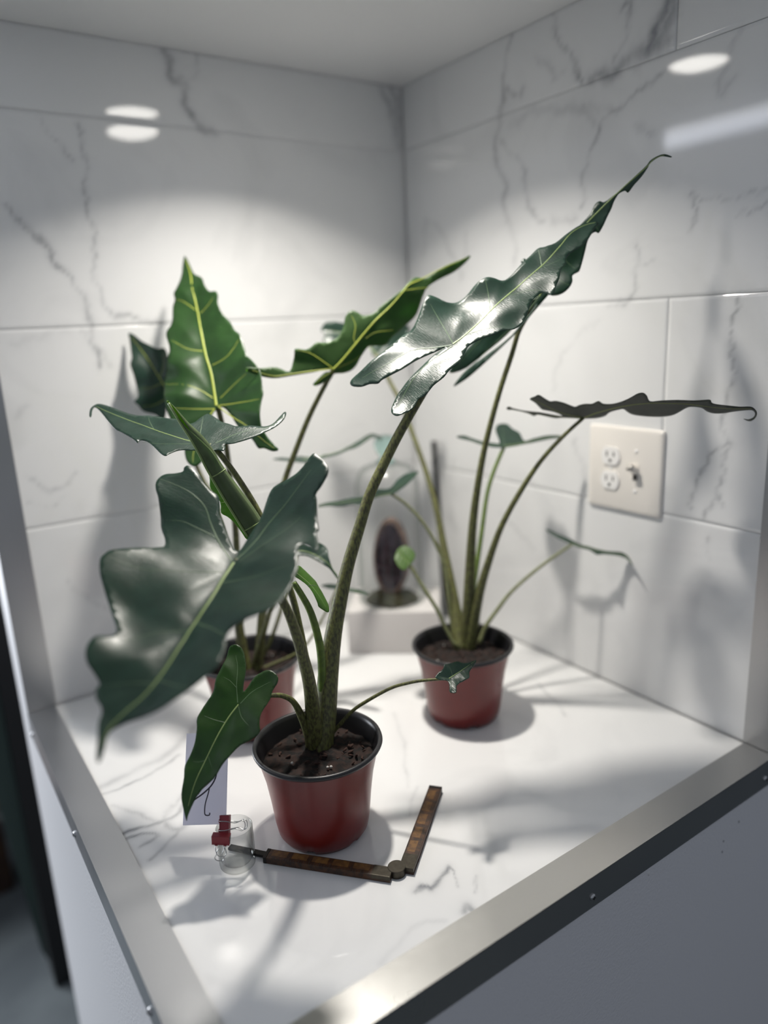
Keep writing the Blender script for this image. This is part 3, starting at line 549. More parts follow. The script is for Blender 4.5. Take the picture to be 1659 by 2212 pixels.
 dict(plant=3, o=(-0.1263, -0.5612, 0.4526), x=(0.4072, -0.9107, 0.0688), y=(0.7943, 0.316, -0.5189), n=(0.4508, 0.266, 0.8521), size=207.4, pucker=0.2, kl=0, shape=(0, 0, 0.0, 0, 0, 1, 0), mat='leaf_dull', back=True, label='blade held level above the wall plate, curled at the tip',
  outline=[(-53.7, -66.2), (-44.7, -72.7), (-37.9, -76.6), (-33.7, -66.2), (-29.5, -55.6), (-21.8, -55.8), (-12.2, -48.1), (-2.9, -35.8), (4.8, -39.9), (14.1, -42.9), (22.2, -41.8), (32.3, -48.3), (36.2, -39.4), (48.2, -38.2), (64.2, -46.1), (76.3, -56.2), (83.5, -62.7), (90.5, -64.2), (93.5, -55.7), (94.1, -39.3), (107.8, -40.4), (126.4, -39.3), (144.3, -35.4), (159.7, -35.6), (163.1, -34.0), (164.3, -24.8), (178.1, -17.4), (191.8, -11.8), (203.9, -10.9), (208.5, -2.4), (209.5, 10.8), (205.6, 24.9), (199.5, 31.6), (193.4, 24.1), (199.0, 26.7), (204.9, 20.0), (207.3, 9.6), (206.1, 0.6), (201.4, -1.9), (185.2, 0.6), (172.1, 4.7), (161.2, 3.4), (154.7, -4.0), (150.5, -14.0), (141.7, -17.9), (134.1, -16.8), (122.7, -4.8), (111.3, 5.0), (95.1, 7.0), (75.9, 2.1), (64.8, -3.7), (60.5, -12.0), (57.6, -21.7), (50.0, -19.9), (38.1, -13.8), (29.0, -2.9), (16.8, 2.8), (5.7, 3.5), (-0.9, 3.0), (-17.5, -1.1), (-31.6, -3.2), (-39.7, -3.0), (-50.9, -11.0), (-59.2, -17.5), (-66.5, -13.2), (-70.9, -20.9), (-79.4, -29.9), (-89.8, -36.9), (-94.7, -36.4), (-96.2, -41.9), (-90.8, -46.7), (-86.9, -41.3), (-74.4, -30.8), (-53.5, -23.8), (-38.6, -13.5), (-27.8, -8.1), (-29.2, -14.5), (-35.5, -23.3), (-44.8, -29.5), (-48.7, -34.6), (-50.3, -53.3)],
  veins=[(1.2800000000000002, [(-0.1, 0.3), (21.1, -13.7), (58.5, -30.0), (93.2, -34.7), (133.8, -27.3), (177.2, -9.0), (205.3, -6.2)]), (0.96, [(-2.7, -2.2), (-25.6, -19.0), (-42.4, -49.9), (-50.0, -66.9)]), (0.8, [(-4.7, 0.8), (-29.9, -5.2), (-66.1, -21.1), (-93.9, -41.7)])],
  bumps=[]),
 dict(plant=3, o=(-0.1286, -0.4088, 0.3977), x=(0.9039, -0.4172, 0.0947), y=(0.3285, 0.8186, 0.4711), n=(-0.2741, -0.3947, 0.877), size=92.3, pucker=0.2, kl=0, shape=(0, 0, 0, 0, 0, 1, 0), mat='leaf', back=False, label='small blade with one lobe standing up',
  outline=[(-63.1, 43.1), (-52.1, 42.3), (-42.5, 32.2), (-30.2, 21.1), (-14.3, 11.6), (-4.7, 9.3), (-1.5, 35.6), (1.7, 47.8), (10.2, 55.6), (22.3, 52.9), (26.8, 38.1), (33.6, 25.5), (33.8, 4.1), (50.6, 6.4), (73.4, 7.4), (90.7, 2.5), (92.2, -3.4), (72.9, -1.9), (50.1, -3.2), (30.9, -3.6), (15.0, -4.0), (-0.7, -3.8), (-17.6, 1.9), (-33.1, 12.0), (-47.4, 26.6), (-62.9, 38.2)],
  veins=[(1.2800000000000002, [(-0.1, -0.2), (28.7, -1.0), (61.8, 2.4), (91.1, -0.5)]), (0.8800000000000001, [(-0.9, 0.1), (-28.6, 16.2), (-60.6, 40.9)]), (0.8800000000000001, [(0.2, 0.7), (7.1, 27.7), (14.6, 49.5)])],
  bumps=[]),
 dict(plant=3, o=(-0.0559, -0.4811, 0.2403), x=(0.3557, -0.9086, -0.219), y=(0.9124, 0.2868, 0.2919), n=(-0.2024, -0.3036, 0.9311), size=97.6, pucker=0.2, kl=0, shape=(0, 0, 0, 0, 0, 1, 0), mat='leaf', back=False, label='thin small blade low in front of the wall',
  outline=[(-49.0, 16.5), (-32.8, 14.3), (-8.3, 11.6), (12.9, 7.6), (24.9, 9.6), (40.4, 10.6), (57.2, 15.7), (73.0, 23.2), (86.0, 17.0), (98.9, -0.2), (84.9, 11.6), (71.0, 12.0), (52.3, 4.5), (42.6, -2.5), (29.9, 1.5), (13.3, -0.7), (-3.3, 0.2), (-32.2, 5.5), (-47.0, 12.1)],
  veins=[(0.8800000000000001, [(-0.7, 1.6), (26.3, 6.3), (58.6, 12.1), (81.2, 17.7), (95.6, 3.0)])],
  bumps=[]),
 dict(plant=3, o=(-0.2912, -0.331, 0.3368), x=(-0.929, 0.3619, -0.0778), y=(-0.3082, -0.8727, -0.3788), n=(-0.2049, -0.3279, 0.9222), size=112.2, pucker=0.2, kl=0, shape=(0, 0, 0, 0, 0, 1, 0), mat='leaf', back=False, label='narrow blade in front of the glass dome',
  outline=[(112.8, -2.3), (101.5, -5.8), (82.2, -5.4), (62.4, -7.1), (37.1, -6.0), (18.3, -17.5), (5.2, -13.8), (-5.7, -17.2), (-20.7, -34.6), (-38.2, -45.3), (-55.3, -46.7), (-56.0, -42.1), (-37.7, -22.5), (-19.2, -7.8), (-1.3, 2.7), (15.4, 2.0), (32.1, 5.7), (47.9, 14.4), (64.5, 10.7), (81.8, 10.7), (97.7, 3.9), (110.8, 2.7)],
  veins=[(1.2000000000000002, [(0.1, 0.2), (30.6, -0.5), (64.3, 1.3), (111.3, -0.2)]), (0.8800000000000001, [(0.1, 0.2), (-22.7, -20.1), (-54.5, -44.1)])],
  bumps=[]),
 dict(plant=3, o=(-0.2873, -0.3656, 0.2329), x=(-0.2321, 0.7065, 0.6685), y=(-0.8882, 0.1262, -0.4417), n=(-0.3965, -0.6963, 0.5983), size=27.0, pucker=0.2, kl=-0.1, shape=(-0.1, 0, 0.1, 1, 0, 1, 0), mat='leaf_young', back=False, label='tiny round blade in front of the dark stone',
  outline=[(21.2, 10.9), (28.3, -1.2), (26.5, -12.1), (17.6, -17.2), (5.4, -16.6), (-1.6, -7.8), (-3.3, 1.1), (-5.1, 12.5), (3.1, 16.9), (13.7, 15.3)],
  veins=[(0.96, [(-0.0, 0.0), (13.6, 0.8), (25.3, -0.1)])],
  bumps=[]),
]
PETIOLES = [
 dict(plant=1, mat='petiole', label='thick mottled petiole', pts=[(-0.541, -0.5215, 0.0941, 0.0146), (-0.5311, -0.5177, 0.1277, 0.0141), (-0.517, -0.5096, 0.1835, 0.0127), (-0.5037, -0.5047, 0.2279, 0.0106), (-0.4881, -0.5015, 0.2716, 0.009), (-0.4739, -0.4996, 0.3082, 0.0079), (-0.4563, -0.4991, 0.3475, 0.0072), (-0.4389, -0.4988, 0.3856, 0.0067), (-0.4205, -0.5013, 0.4171, 0.0064), (-0.4024, -0.5043, 0.4464, 0.0061), (-0.3861, -0.5075, 0.4709, 0.0059), (-0.3676, -0.5116, 0.4974, 0.0057), (-0.3456, -0.5169, 0.5277, 0.0051), (-0.3218, -0.5228, 0.5595, 0.0045)]),
 dict(plant=1, mat='petiole', label='thick mottled petiole', pts=[(-0.5469, -0.5181, 0.0923, 0.0107), (-0.554, -0.5314, 0.1459, 0.009), (-0.562, -0.5442, 0.195, 0.0076), (-0.5742, -0.5551, 0.2417, 0.0064), (-0.5855, -0.5639, 0.2781, 0.0055), (-0.5982, -0.5713, 0.3096, 0.0047), (-0.6159, -0.5772, 0.3386, 0.0041), (-0.6337, -0.5809, 0.3575, 0.0038), (-0.6525, -0.5841, 0.3707, 0.0036)]),
 dict(plant=1, mat='petiole', label=None, pts=[(-0.555, -0.5173, 0.0976, 0.0045), (-0.5583, -0.5216, 0.1178, 0.0047), (-0.5653, -0.5256, 0.1425, 0.0047), (-0.573, -0.5283, 0.1627, 0.0038), (-0.5797, -0.5291, 0.1737, 0.0033), (-0.5897, -0.5291, 0.1819, 0.0029), (-0.6, -0.5293, 0.1861, 0.0027), (-0.6184, -0.5305, 0.1912, 0.0023), (-0.6434, -0.5344, 0.1925, 0.002)]),
 dict(plant=1, mat='petiole', label=None, pts=[(-0.5234, -0.519, 0.1001, 0.0023), (-0.5223, -0.5201, 0.1053, 0.0023), (-0.5145, -0.5274, 0.1185, 0.0023), (-0.5038, -0.5376, 0.1354, 0.0022), (-0.4915, -0.5499, 0.1489, 0.0022), (-0.4701, -0.5723, 0.1686, 0.002), (-0.4561, -0.5881, 0.177, 0.0019), (-0.4441, -0.6023, 0.1823, 0.0018), (-0.4251, -0.6262, 0.188, 0.0016)]),
 dict(plant=1, mat='petiole', label=None, pts=[(-0.5366, -0.5078, 0.0998, 0.0051), (-0.5374, -0.498, 0.1527, 0.0047), (-0.5373, -0.489, 0.2048, 0.0044), (-0.5384, -0.4822, 0.2393, 0.0043), (-0.5406, -0.475, 0.2736, 0.0041), (-0.5474, -0.463, 0.3181, 0.0039), (-0.5582, -0.448, 0.3667, 0.0039), (-0.5673, -0.4374, 0.396, 0.0038), (-0.5805, -0.4238, 0.4286, 0.0036), (-0.5921, -0.4129, 0.4516, 0.0034), (-0.5994, -0.4074, 0.4591, 0.0033)]),
 dict(plant=1, mat='petiole_bright', label='bright green petiole of the unfurling leaf', pts=[(-0.5349, -0.5155, 0.1028, 0.0057), (-0.5311, -0.515, 0.1577, 0.005), (-0.5285, -0.5145, 0.2054, 0.005), (-0.5301, -0.5123, 0.2338, 0.0047), (-0.5349, -0.5081, 0.2632, 0.0042), (-0.5421, -0.503, 0.2845, 0.0038), (-0.5492, -0.4983, 0.301, 0.0035)]),
 dict(plant=2, mat='petiole', label=None, pts=[(-0.5247, -0.2699, 0.0928, 0.007), (-0.5271, -0.2663, 0.1285, 0.0067), (-0.5277, -0.2626, 0.1868, 0.0062), (-0.5193, -0.2628, 0.2993, 0.0047), (-0.5184, -0.2604, 0.3743, 0.0041), (-0.5189, -0.2582, 0.4341, 0.0039), (-0.5225, -0.2548, 0.4778, 0.0039), (-0.5253, -0.2528, 0.4889, 0.0039)]),
 dict(plant=2, mat='petiole', label=None, pts=[(-0.526, -0.2562, 0.094, 0.0063), (-0.5205, -0.2384, 0.1472, 0.0056), (-0.511, -0.2014, 0.2548, 0.0046), (-0.5124, -0.1672, 0.337, 0.004), (-0.5184, -0.1518, 0.3648, 0.0038), (-0.5227, -0.1389, 0.3893, 0.0036), (-0.529, -0.1134, 0.4418, 0.0033), (-0.534, -0.0885, 0.4953, 0.0029)]),
 dict(plant=2, mat='petiole', label=None, pts=[(-0.5132, -0.2787, 0.0894, 0.0084), (-0.5031, -0.2789, 0.1408, 0.0072), (-0.4874, -0.2782, 0.232, 0.0055), (-0.4669, -0.2824, 0.314, 0.0046), (-0.4467, -0.2892, 0.3768, 0.0043), (-0.429, -0.2968, 0.42, 0.0041), (-0.4092, -0.3059, 0.4651, 0.0038), (-0.3881, -0.3168, 0.5056, 0.0035), (-0.3753, -0.3237, 0.5287, 0.0033)]),
 dict(plant=2, mat='petiole', label=None, pts=[(-0.517, -0.2748, 0.0937, 0.0056), (-0.5116, -0.2906, 0.1325, 0.0048), (-0.4995, -0.3271, 0.2132, 0.0031), (-0.4881, -0.357, 0.2668, 0.0022), (-0.4838, -0.373, 0.2976, 0.0019)]),
 dict(plant=2, mat='petiole', label=None, pts=[(-0.5068, -0.2583, 0.0887, 0.0035), (-0.474, -0.2605, 0.1337, 0.0032), (-0.4187, -0.2497, 0.2461, 0.0024), (-0.3804, -0.2355, 0.3408, 0.002), (-0.3746, -0.2221, 0.3824, 0.0018), (-0.3775, -0.2176, 0.3882, 0.0018)]),
 dict(plant=2, mat='petiole', label=None, pts=[(-0.5101, -0.2795, 0.0933, 0.0028), (-0.484, -0.2906, 0.1015, 0.0024), (-0.4468, -0.3048, 0.1181, 0.002), (-0.4095, -0.3089, 0.162, 0.0017), (-0.3835, -0.3086, 0.2004, 0.0014)]),
 dict(plant=3, mat='petiole', label=None, pts=[(-0.2347, -0.4178, 0.101, 0.0108), (-0.2246, -0.3993, 0.1442, 0.0094), (-0.2105, -0.3567, 0.2338, 0.0065), (-0.2008, -0.326, 0.2989, 0.0049), (-0.1971, -0.2915, 0.3637, 0.0041), (-0.1973, -0.2585, 0.4215, 0.0039), (-0.198, -0.2359, 0.4605, 0.0038), (-0.2021, -0.2159, 0.4904, 0.0035), (-0.2057, -0.1963, 0.5206, 0.0033), (-0.2085, -0.1839, 0.539, 0.0031)]),
 dict(plant=3, mat='petiole', label=None, pts=[(-0.2269, -0.424, 0.0978, 0.0093), (-0.2238, -0.4289, 0.1721, 0.0087), (-0.221, -0.4367, 0.2834, 0.0064), (-0.2162, -0.4451, 0.3542, 0.0052), (-0.209, -0.4559, 0.4188, 0.0043), (-0.1979, -0.4714, 0.4872, 0.0038), (-0.1873, -0.4861, 0.5403, 0.0035), (-0.1821, -0.4942, 0.5706, 0.0033), (-0.1719, -0.5071, 0.5982, 0.0032), (-0.1651, -0.5155, 0.6136, 0.0031)]),
 dict(plant=3, mat='petiole', label=None, pts=[(-0.2237, -0.4291, 0.1002, 0.01), (-0.2151, -0.4424, 0.1814, 0.0072), (-0.2061, -0.455, 0.2377, 0.0056), (-0.1949, -0.4703, 0.2923, 0.0045), (-0.1799, -0.4892, 0.3402, 0.004), (-0.1612, -0.5131, 0.3891, 0.0034), (-0.1428, -0.5367, 0.4246, 0.0029), (-0.1255, -0.5594, 0.452, 0.0025)]),
 dict(plant=3, mat='petiole_bright', label=None, pts=[(-0.2135, -0.4196, 0.1009, 0.0051), (-0.21, -0.4151, 0.1297, 0.0047), (-0.1991, -0.4113, 0.1759, 0.004), (-0.1871, -0.4085, 0.222, 0.0038), (-0.1757, -0.4061, 0.2642, 0.0035), (-0.16, -0.4025, 0.3238, 0.0032), (-0.1468, -0.4033, 0.3585, 0.0031), (-0.1279, -0.4072, 0.3963, 0.0029)]),
 dict(plant=3, mat='petiole_pale', label=None, pts=[(-0.1988, -0.4268, 0.1014, 0.0036), (-0.1877, -0.4277, 0.1221, 0.0034), (-0.1689, -0.4331, 0.1452, 0.0031), (-0.1429, -0.4413, 0.1743, 0.0028), (-0.0988, -0.4597, 0.2094, 0.0025), (-0.0545, -0.48, 0.2389, 0.0022)]),
 dict(plant=3, mat='petiole_pale', label=None, pts=[(-0.2328, -0.4043, 0.1005, 0.0044), (-0.2325, -0.3974, 0.1418, 0.0039), (-0.233, -0.3839, 0.2187, 0.003), (-0.2383, -0.3756, 0.2479, 0.0028), (-0.2454, -0.3673, 0.2707, 0.0026), (-0.2576, -0.3553, 0.2973, 0.0024), (-0.2744, -0.3412, 0.3213, 0.0023), (-0.2899, -0.3297, 0.3359, 0.0021)]),
 dict(plant=3, mat='petiole_pale', label=None, pts=[(-0.2462, -0.4206, 0.107, 0.0029), (-0.2489, -0.4174, 0.1129, 0.0029), (-0.2553, -0.408, 0.1346, 0.0028), (-0.261, -0.3981, 0.1597, 0.0031), (-0.2681, -0.3886, 0.1799, 0.0031), (-0.2774, -0.3764, 0.2052, 0.0028), (-0.286, -0.3645, 0.2311, 0.0028)]),
]
ROLL = [(-0.6508, -0.432, 0.5176, 0.0003), (-0.6453, -0.435, 0.5077, 0.002), (-0.636, -0.4377, 0.4908, 0.0041), (-0.6247, -0.4408, 0.473, 0.0072), (-0.6156, -0.4426, 0.4549, 0.0089), (-0.6083, -0.4443, 0.4368, 0.0095), (-0.5943, -0.4519, 0.4064, 0.0117), (-0.5839, -0.4583, 0.3838, 0.0129), (-0.5744, -0.4671, 0.3596, 0.0129), (-0.562, -0.4795, 0.3261, 0.0108), (-0.5527, -0.4916, 0.3033, 0.0043)]
VEINS = [
 ('L', 0.009, 0.64, [(-0.454, 1.015), (-0.444, 0.978), (-0.424, 0.964), (-0.422, 0.934), (-0.411, 0.915), (-0.384, 0.904)]),
 ('L', 0.003, 0.4, [(-0.441, 0.978), (-0.411, 0.978), (-0.4, 1.013), (-0.422, 1.019)]),
 ('L', 0.0037, 0.36, [(-0.645, 0.896), (-0.63, 0.872), (-0.614, 0.848)]),
 ('L', 0.0037, 0.48, [(-0.59, 0.899), (-0.595, 0.843), (-0.596, 0.791), (-0.597, 0.732), (-0.598, 0.664), (-0.588, 0.623), (-0.542, 0.612), (-0.466, 0.603)]),
 ('L', 0.0045, 0.6, [(-0.719, 0.777), (-0.689, 0.749), (-0.667, 0.733), (-0.655, 0.704), (-0.631, 0.661), (-0.617, 0.616), (-0.613, 0.545)]),
 ('L', 0.0045, 0.28, [(-0.629, 0.601), (-0.609, 0.569), (-0.596, 0.536)]),
 ('L', 0.009, 0.48, [(-0.05, 1.009), (-0.025, 0.973), (-0.01, 0.911)]),
 ('L', 0.0075, 0.48, [(-0.023, 1.017), (-0.012, 0.967), (-0.003, 0.92)]),
 ('L', 0.003, 0.32, [(-0.741, 0.384), (-0.712, 0.359), (-0.668, 0.377)]),
 ('L', 0.0023, 0.24, [(-0.748, 0.345), (-0.716, 0.336), (-0.693, 0.347)]),
 ('L', 0.003, 0.28, [(-0.707, 0.201), (-0.657, 0.14)]),
 ('L', 0.0075, 0.2, [(-0.741, 0.477), (-0.726, 0.49)]),
 ('L', 0.0075, 0.16, [(-0.736, 0.59), (-0.685, 0.591), (-0.65, 0.603)]),
 ('R', 0.0037, 0.55, [(-0.288, 1.016), (-0.279, 0.976), (-0.282, 0.949), (-0.306, 0.92), (-0.318, 0.927)]),
 ('R', 0.006, 0.5, [(-0.279, 0.947), (-0.261, 0.901), (-0.257, 0.846), (-0.276, 0.8), (-0.274, 0.772), (-0.295, 0.719), (-0.3, 0.668)]),
 ('R', 0.0045, 0.55, [(-0.379, 1.015), (-0.398, 0.968), (-0.425, 0.924), (-0.44, 0.905)]),
 ('R', 0.006, 0.3, [(-0.352, 0.969), (-0.385, 0.938), (-0.376, 0.934), (-0.399, 0.931)]),
 ('R', 0.015, 0.75, [(-0.571, 0.969), (-0.562, 0.94), (-0.546, 0.918), (-0.517, 0.919), (-0.495, 0.911), (-0.463, 0.908)]),
 ('R', 0.0165, 0.6, [(-0.581, 0.965), (-0.577, 0.931), (-0.553, 0.916), (-0.532, 0.906)]),
 ('R', 0.0053, 0.5, [(-0.5, 0.979), (-0.511, 0.978), (-0.51, 0.946), (-0.494, 0.928)]),
 ('R', 0.0045, 0.45, [(-0.569, 0.885), (-0.541, 0.876), (-0.504, 0.868), (-0.473, 0.849), (-0.458, 0.813), (-0.443, 0.785), (-0.438, 0.748)]),
 ('R', 0.0045, 0.4, [(-0.271, 0.871), (-0.308, 0.836), (-0.324, 0.792), (-0.339, 0.756), (-0.364, 0.732)]),
 ('R', 0.0105, 0.2, [(-0.287, 0.888), (-0.328, 0.892), (-0.386, 0.891), (-0.439, 0.875), (-0.481, 0.862)]),
 ('R', 0.009, 0.25, [(-0.439, 0.875), (-0.457, 0.85)]),
 ('R', 0.0045, 0.25, [(-0.536, 0.839), (-0.551, 0.823), (-0.566, 0.817)]),
 ('R', 0.0053, 0.3, [(-0.053, 0.718), (-0.066, 0.771), (-0.117, 0.74), (-0.149, 0.696), (-0.161, 0.663)]),
 ('R', 0.0045, 0.25, [(-0.182, 0.732), (-0.174, 0.678)]),
 ('R', 0.0075, 0.3, [(-0.379, 0.73), (-0.407, 0.723), (-0.426, 0.73)]),
 ('R', 0.0045, 0.35, [(-0.536, 0.676), (-0.539, 0.648), (-0.539, 0.61), (-0.499, 0.603)]),
 ('R', 0.003, 0.25, [(-0.541, 0.648), (-0.567, 0.657)]),
 ('R', 0.0045, 0.35, [(-0.626, 0.726), (-0.624, 0.703), (-0.622, 0.687)]),
 ('R', 0.003, 0.3, [(-0.619, 0.725), (-0.664, 0.722), (-0.722, 0.721)]),
 ('R', 0.003, 0.35, [(-0.684, 0.701), (-0.701, 0.704), (-0.723, 0.706)]),
 ('R', 0.006, 0.2, [(-0.669, 0.897), (-0.655, 0.844), (-0.672, 0.852)]),
 ('R', 0.0037, 0.55, [(-0.692, 0.602), (-0.692, 0.522), (-0.689, 0.432), (-0.693, 0.326)]),
 ('R', 0.0045, 0.45, [(-0.694, 0.42), (-0.668, 0.399), (-0.657, 0.359), (-0.649, 0.318)]),
 ('R', 0.0045, 0.5, [(-0.689, 0.344), (-0.667, 0.308)]),
 ('R', 0.003, 0.3, [(-0.673, 0.279), (-0.685, 0.248)]),
 ('R', 0.0045, 0.15, [(-0.483, 0.58), (-0.402, 0.532), (-0.393, 0.466)]),
 ('R', 0.0135, 0.2, [(-0.129, 0.317), (-0.112, 0.22), (-0.139, 0.187)]),
 ('R', 0.0075, 0.25, [(-0.439, 0.387), (-0.46, 0.314)]),
 ('R', 0.0045, 0.2, [(-0.26, 0.238), (-0.343, 0.194)]),
 ('F', 0.003, 0.6, [(-0.758, -0.302), (-0.722, -0.304), (-0.689, -0.297), (-0.645, -0.275)]),
 ('F', 0.004, 0.35, [(-0.755, -0.335), (-0.731, -0.377), (-0.711, -0.404), (-0.676, -0.373), (-0.646, -0.344)]),
 ('F', 0.005, 0.8, [(-0.756, -0.402), (-0.739, -0.404), (-0.714, -0.407), (-0.693, -0.406), (-0.682, -0.392)]),
 ('F', 0.004, 0.7, [(-0.754, -0.414), (-0.733, -0.42), (-0.723, -0.433), (-0.749, -0.438)]),
 ('F', 0.006, 0.5, [(-0.692, -0.384), (-0.709, -0.408), (-0.698, -0.436), (-0.675, -0.421)]),
 ('F', 0.004, 0.4, [(-0.748, -0.468), (-0.72, -0.45), (-0.69, -0.431), (-0.673, -0.433)]),
 ('F', 0.01, 0.3, [(-0.757, -0.284), (-0.701, -0.274), (-0.658, -0.264), (-0.598, -0.215)]),
 ('F', 0.004, 0.9, [(-0.531, -0.695), (-0.518, -0.691), (-0.513, -0.7), (-0.499, -0.695), (-0.479, -0.685)]),
 ('F', 0.005, 0.9, [(-0.527, -0.695), (-0.517, -0.694), (-0.516, -0.7)]),
 ('F', 0.002, 0.6, [(-0.478, -0.684), (-0.479, -0.693), (-0.49, -0.715)]),
 ('F', 0.006, 0.7, [(-0.509, -0.745), (-0.502, -0.739), (-0.501, -0.747), (-0.499, -0.752)]),
 ('F', 0.002, 0.4, [(-0.476, -0.722), (-0.464, -0.714), (-0.484, -0.733)]),
 ('F', 0.004, 0.25, [(-0.42, -0.548), (-0.436, -0.56), (-0.461, -0.588)]),
 ('F', 0.004, 0.2, [(-0.335, -0.375), (-0.37, -0.448), (-0.43, -0.541)]),
 ('F', 0.003, 0.45, [(-0.095, -0.451), (-0.115, -0.508), (-0.136, -0.547)]),
 ('F', 0.004, 0.15, [(-0.612, -0.745), (-0.557, -0.731), (-0.531, -0.743)]),
]
CARD_BL = (-0.7126, -0.5027, 0.052)
CLIP1 = (-0.673, -0.5435, 0.0581)
CLIP2 = (-0.6858, -0.5503, 0.0565)
BOARD = [(-0.8236, 0.44, -0.8023), (-0.8129, 0.44, -0.841), (-0.8077, 0.44, -0.0822), (-0.8883, 0.44, 0.1357)]


def seg_d(px, py, poly):
    b = 1e9
    for (ax, ay), (bx, by) in zip(poly, poly[1:]):
        dx, dy = bx - ax, by - ay
        L = dx * dx + dy * dy or 1e-9
        t = max(0.0, min(1.0, ((px - ax) * dx + (py - ay) * dy) / L))
        ex, ey = px - ax - t * dx, py - ay - t * dy
        d = ex * ex + ey * ey
        if d < b:
            b = d
    return math.sqrt(b)


def blade_height(L, u, v):
    """height of a blade above its own mean plane, all in millimetres"""
    kx, ky, fold, bulge, ripple, freq, phase = L['shape']
    s = L['size']
    if u < 0:
        kx = L['kl']
    w = kx * u * u / s + ky * v * v / s + fold * (math.sqrt(v * v + 9.0) - 3.0)
    if bulge:
        d = min(seg_d(u, v, pl) for _, pl in L['veins'])
        w += bulge * (1.0 - math.exp(-(d / (0.085 * s)) ** 2))
    if ripple:
        w += ripple * math.sin(freq * u / s * 6.2832 + phase) * min(1.5, abs(v) / (0.18 * s)) * (1 if v > 0 else -0.8)
    a = 6.2832 / (0.21 * s)
    w += L['pucker'] * (math.sin(a * (0.8 * u + 0.5 * v) + 1.0 + 1.3 * math.sin(a * 0.4 * v)) * 0.6
                        + math.sin(a * 1.7 * (0.9 * u - 0.35 * v) + 2.0 + 1.1 * math.sin(a * 0.5 * u)) * 0.3)
    for bu, bv, bs, ba in L['bumps']:
        w += ba * math.exp(-((u - bu) ** 2 + (v - bv) ** 2) / (bs * bs))
    return w


# ------------------------------------------------------------------ the tiled niche
def vein_field(face, P):
    """print on the marble tiles: strength of the grey veins at the points P (n, 2)"""
    x, y = P[:, 0], P[:, 1]
    jx = 0.004 * np.sin(61 * y + 17 * x + 1.3) + 0.0025 * np.sin(143 * y - 71 * x) + 0.0012 * np.sin(390 * y + 120 * x)
    jy = 0.004 * np.sin(57 * x - 23 * y + 0.4) + 0.0025 * np.sin(151 * x + 83 * y) + 0.0012 * np.sin(410 * x - 90 * y)
    k = 0.35 if face == 'F' else 1.0
    Q = np.stack([x + k * jx, y + k * jy], 1)
    out = np.zeros(len(P))
    for f, w, a, pl in VEINS:
        if f != face:
            continue
        best = np.full(len(P), 9.0)
        pl = catmull(pl, 3) if len(pl) > 2 else pl
        for p, q in zip(pl, pl[1:]):
            p, q = np.array(p), np.array(q)
            d = q - p
            t = np.clip(((Q - p) @ d) / max(d @ d, 1e-12), 0, 1)
            best = np.minimum(best, np.hypot(*(Q - p - t[:, None] * d).T))
        ww = w * 0.62
        out = np.maximum(out, a * (np.exp(-(best / ww) ** 2) + 0.25 * np.exp(-(best / (2.6 * ww)) ** 2)) / 1.25)
    return out


def tile(face, u0, u1, v0, v1, parent, step, bow=None):
    """one porcelain tile: rounded edges, its own printed veins. u along the wall, v up (or across the floor)"""
    g = 0.0004
    ed = 0.0007
    us = [u0 + g, u0 + g + ed] + list(np.linspace(u0 + g + ed, u1 - g - ed, max(3, int((u1 - u0) / step)))[1:-1]) + [u1 - g - ed, u1 - g]
    vs = [v0 + g, v0 + g + ed] + list(np.linspace(v0 + g + ed, v1 - g - ed, max(3, int((v1 - v0) / step)))[1:-1]) + [v1 - g - ed, v1 - g]
    nu, nv = len(us), len(vs)
    UV = np.array([(u, v) for v in vs for u in us])
    h = np.zeros((nv, nu))
    h[0, :] = h[-1, :] = -ed
    h[:, 0] = h[:, -1] = -ed
    if bow:
        b0, ang = bow
        for j, v in enumerate(vs):
            if v > v1 - b0:
                s = v - (v1 - b0)
                h[j, :] += ang * (s * s / 0.024 if s < 0.012 else s - 0.006)
    h = h.ravel()
    if face == 'L':
        co = np.stack([UV[:, 0], -h, UV[:, 1]], 1)
        back = (0, 0.007, 0)
    elif face == 'R':
        co = np.stack([-h, UV[:, 0], UV[:, 1]], 1)
        back = (0.007, 0, 0)
    else:
        co = np.stack([UV[:, 0], UV[:, 1], h], 1)
        back = (0, 0, -0.007)
    faces = []
    for j in range(nv - 1):
        for i in range(nu - 1):
            a = j * nu + i
            faces.append((a, a + 1, a + 1 + nu, a + nu))
    rim = list(range(nu)) + [j * nu + nu - 1 for j in range(1, nv)] + [(nv - 1) * nu + i for i in range(nu - 2, -1, -1)] + [j * nu for j in range(nv - 2, 0, -1)]
    base = len(co)
    co = np.vstack([co, co[rim] + np.array(back)])
    k = len(rim)
    for i in range(k):
        j = (i + 1) % k
        faces.append((rim[j], rim[i], base + i, base + j))
    faces.append(tuple(base + i for i in range(k)))
    if face == 'R':
        faces = [f[::-1] for f in faces]
    me = bpy.data.meshes.new('tile')
    me.from_pydata([tuple(c) for c in co], [], faces)
    me.materials.append(M['marble'])
    at = me.attributes.new('vein', 'FLOAT', 'POINT')
    vals = np.zeros(len(co))
    vals[:base] = vein_field(face, UV)
    at.data.foreach_set('value', vals.astype(np.float32))
    for p in me.polygons:
        p.use_smooth = len(p.vertices) == 4
    me.set_sharp_from_angle(angle=math.radians(50))
    o = bpy.data.objects.new('tile', me)
    COL.objects.link(o)
    o.parent = parent
    o['org'] = (0.0, 0.0, 0.0)
    return o


def struct(name, bm, mat, smooth=False):
    o = finish(name, bm, mat, smooth=smooth)
    o['kind'] = 'structure'
    return o


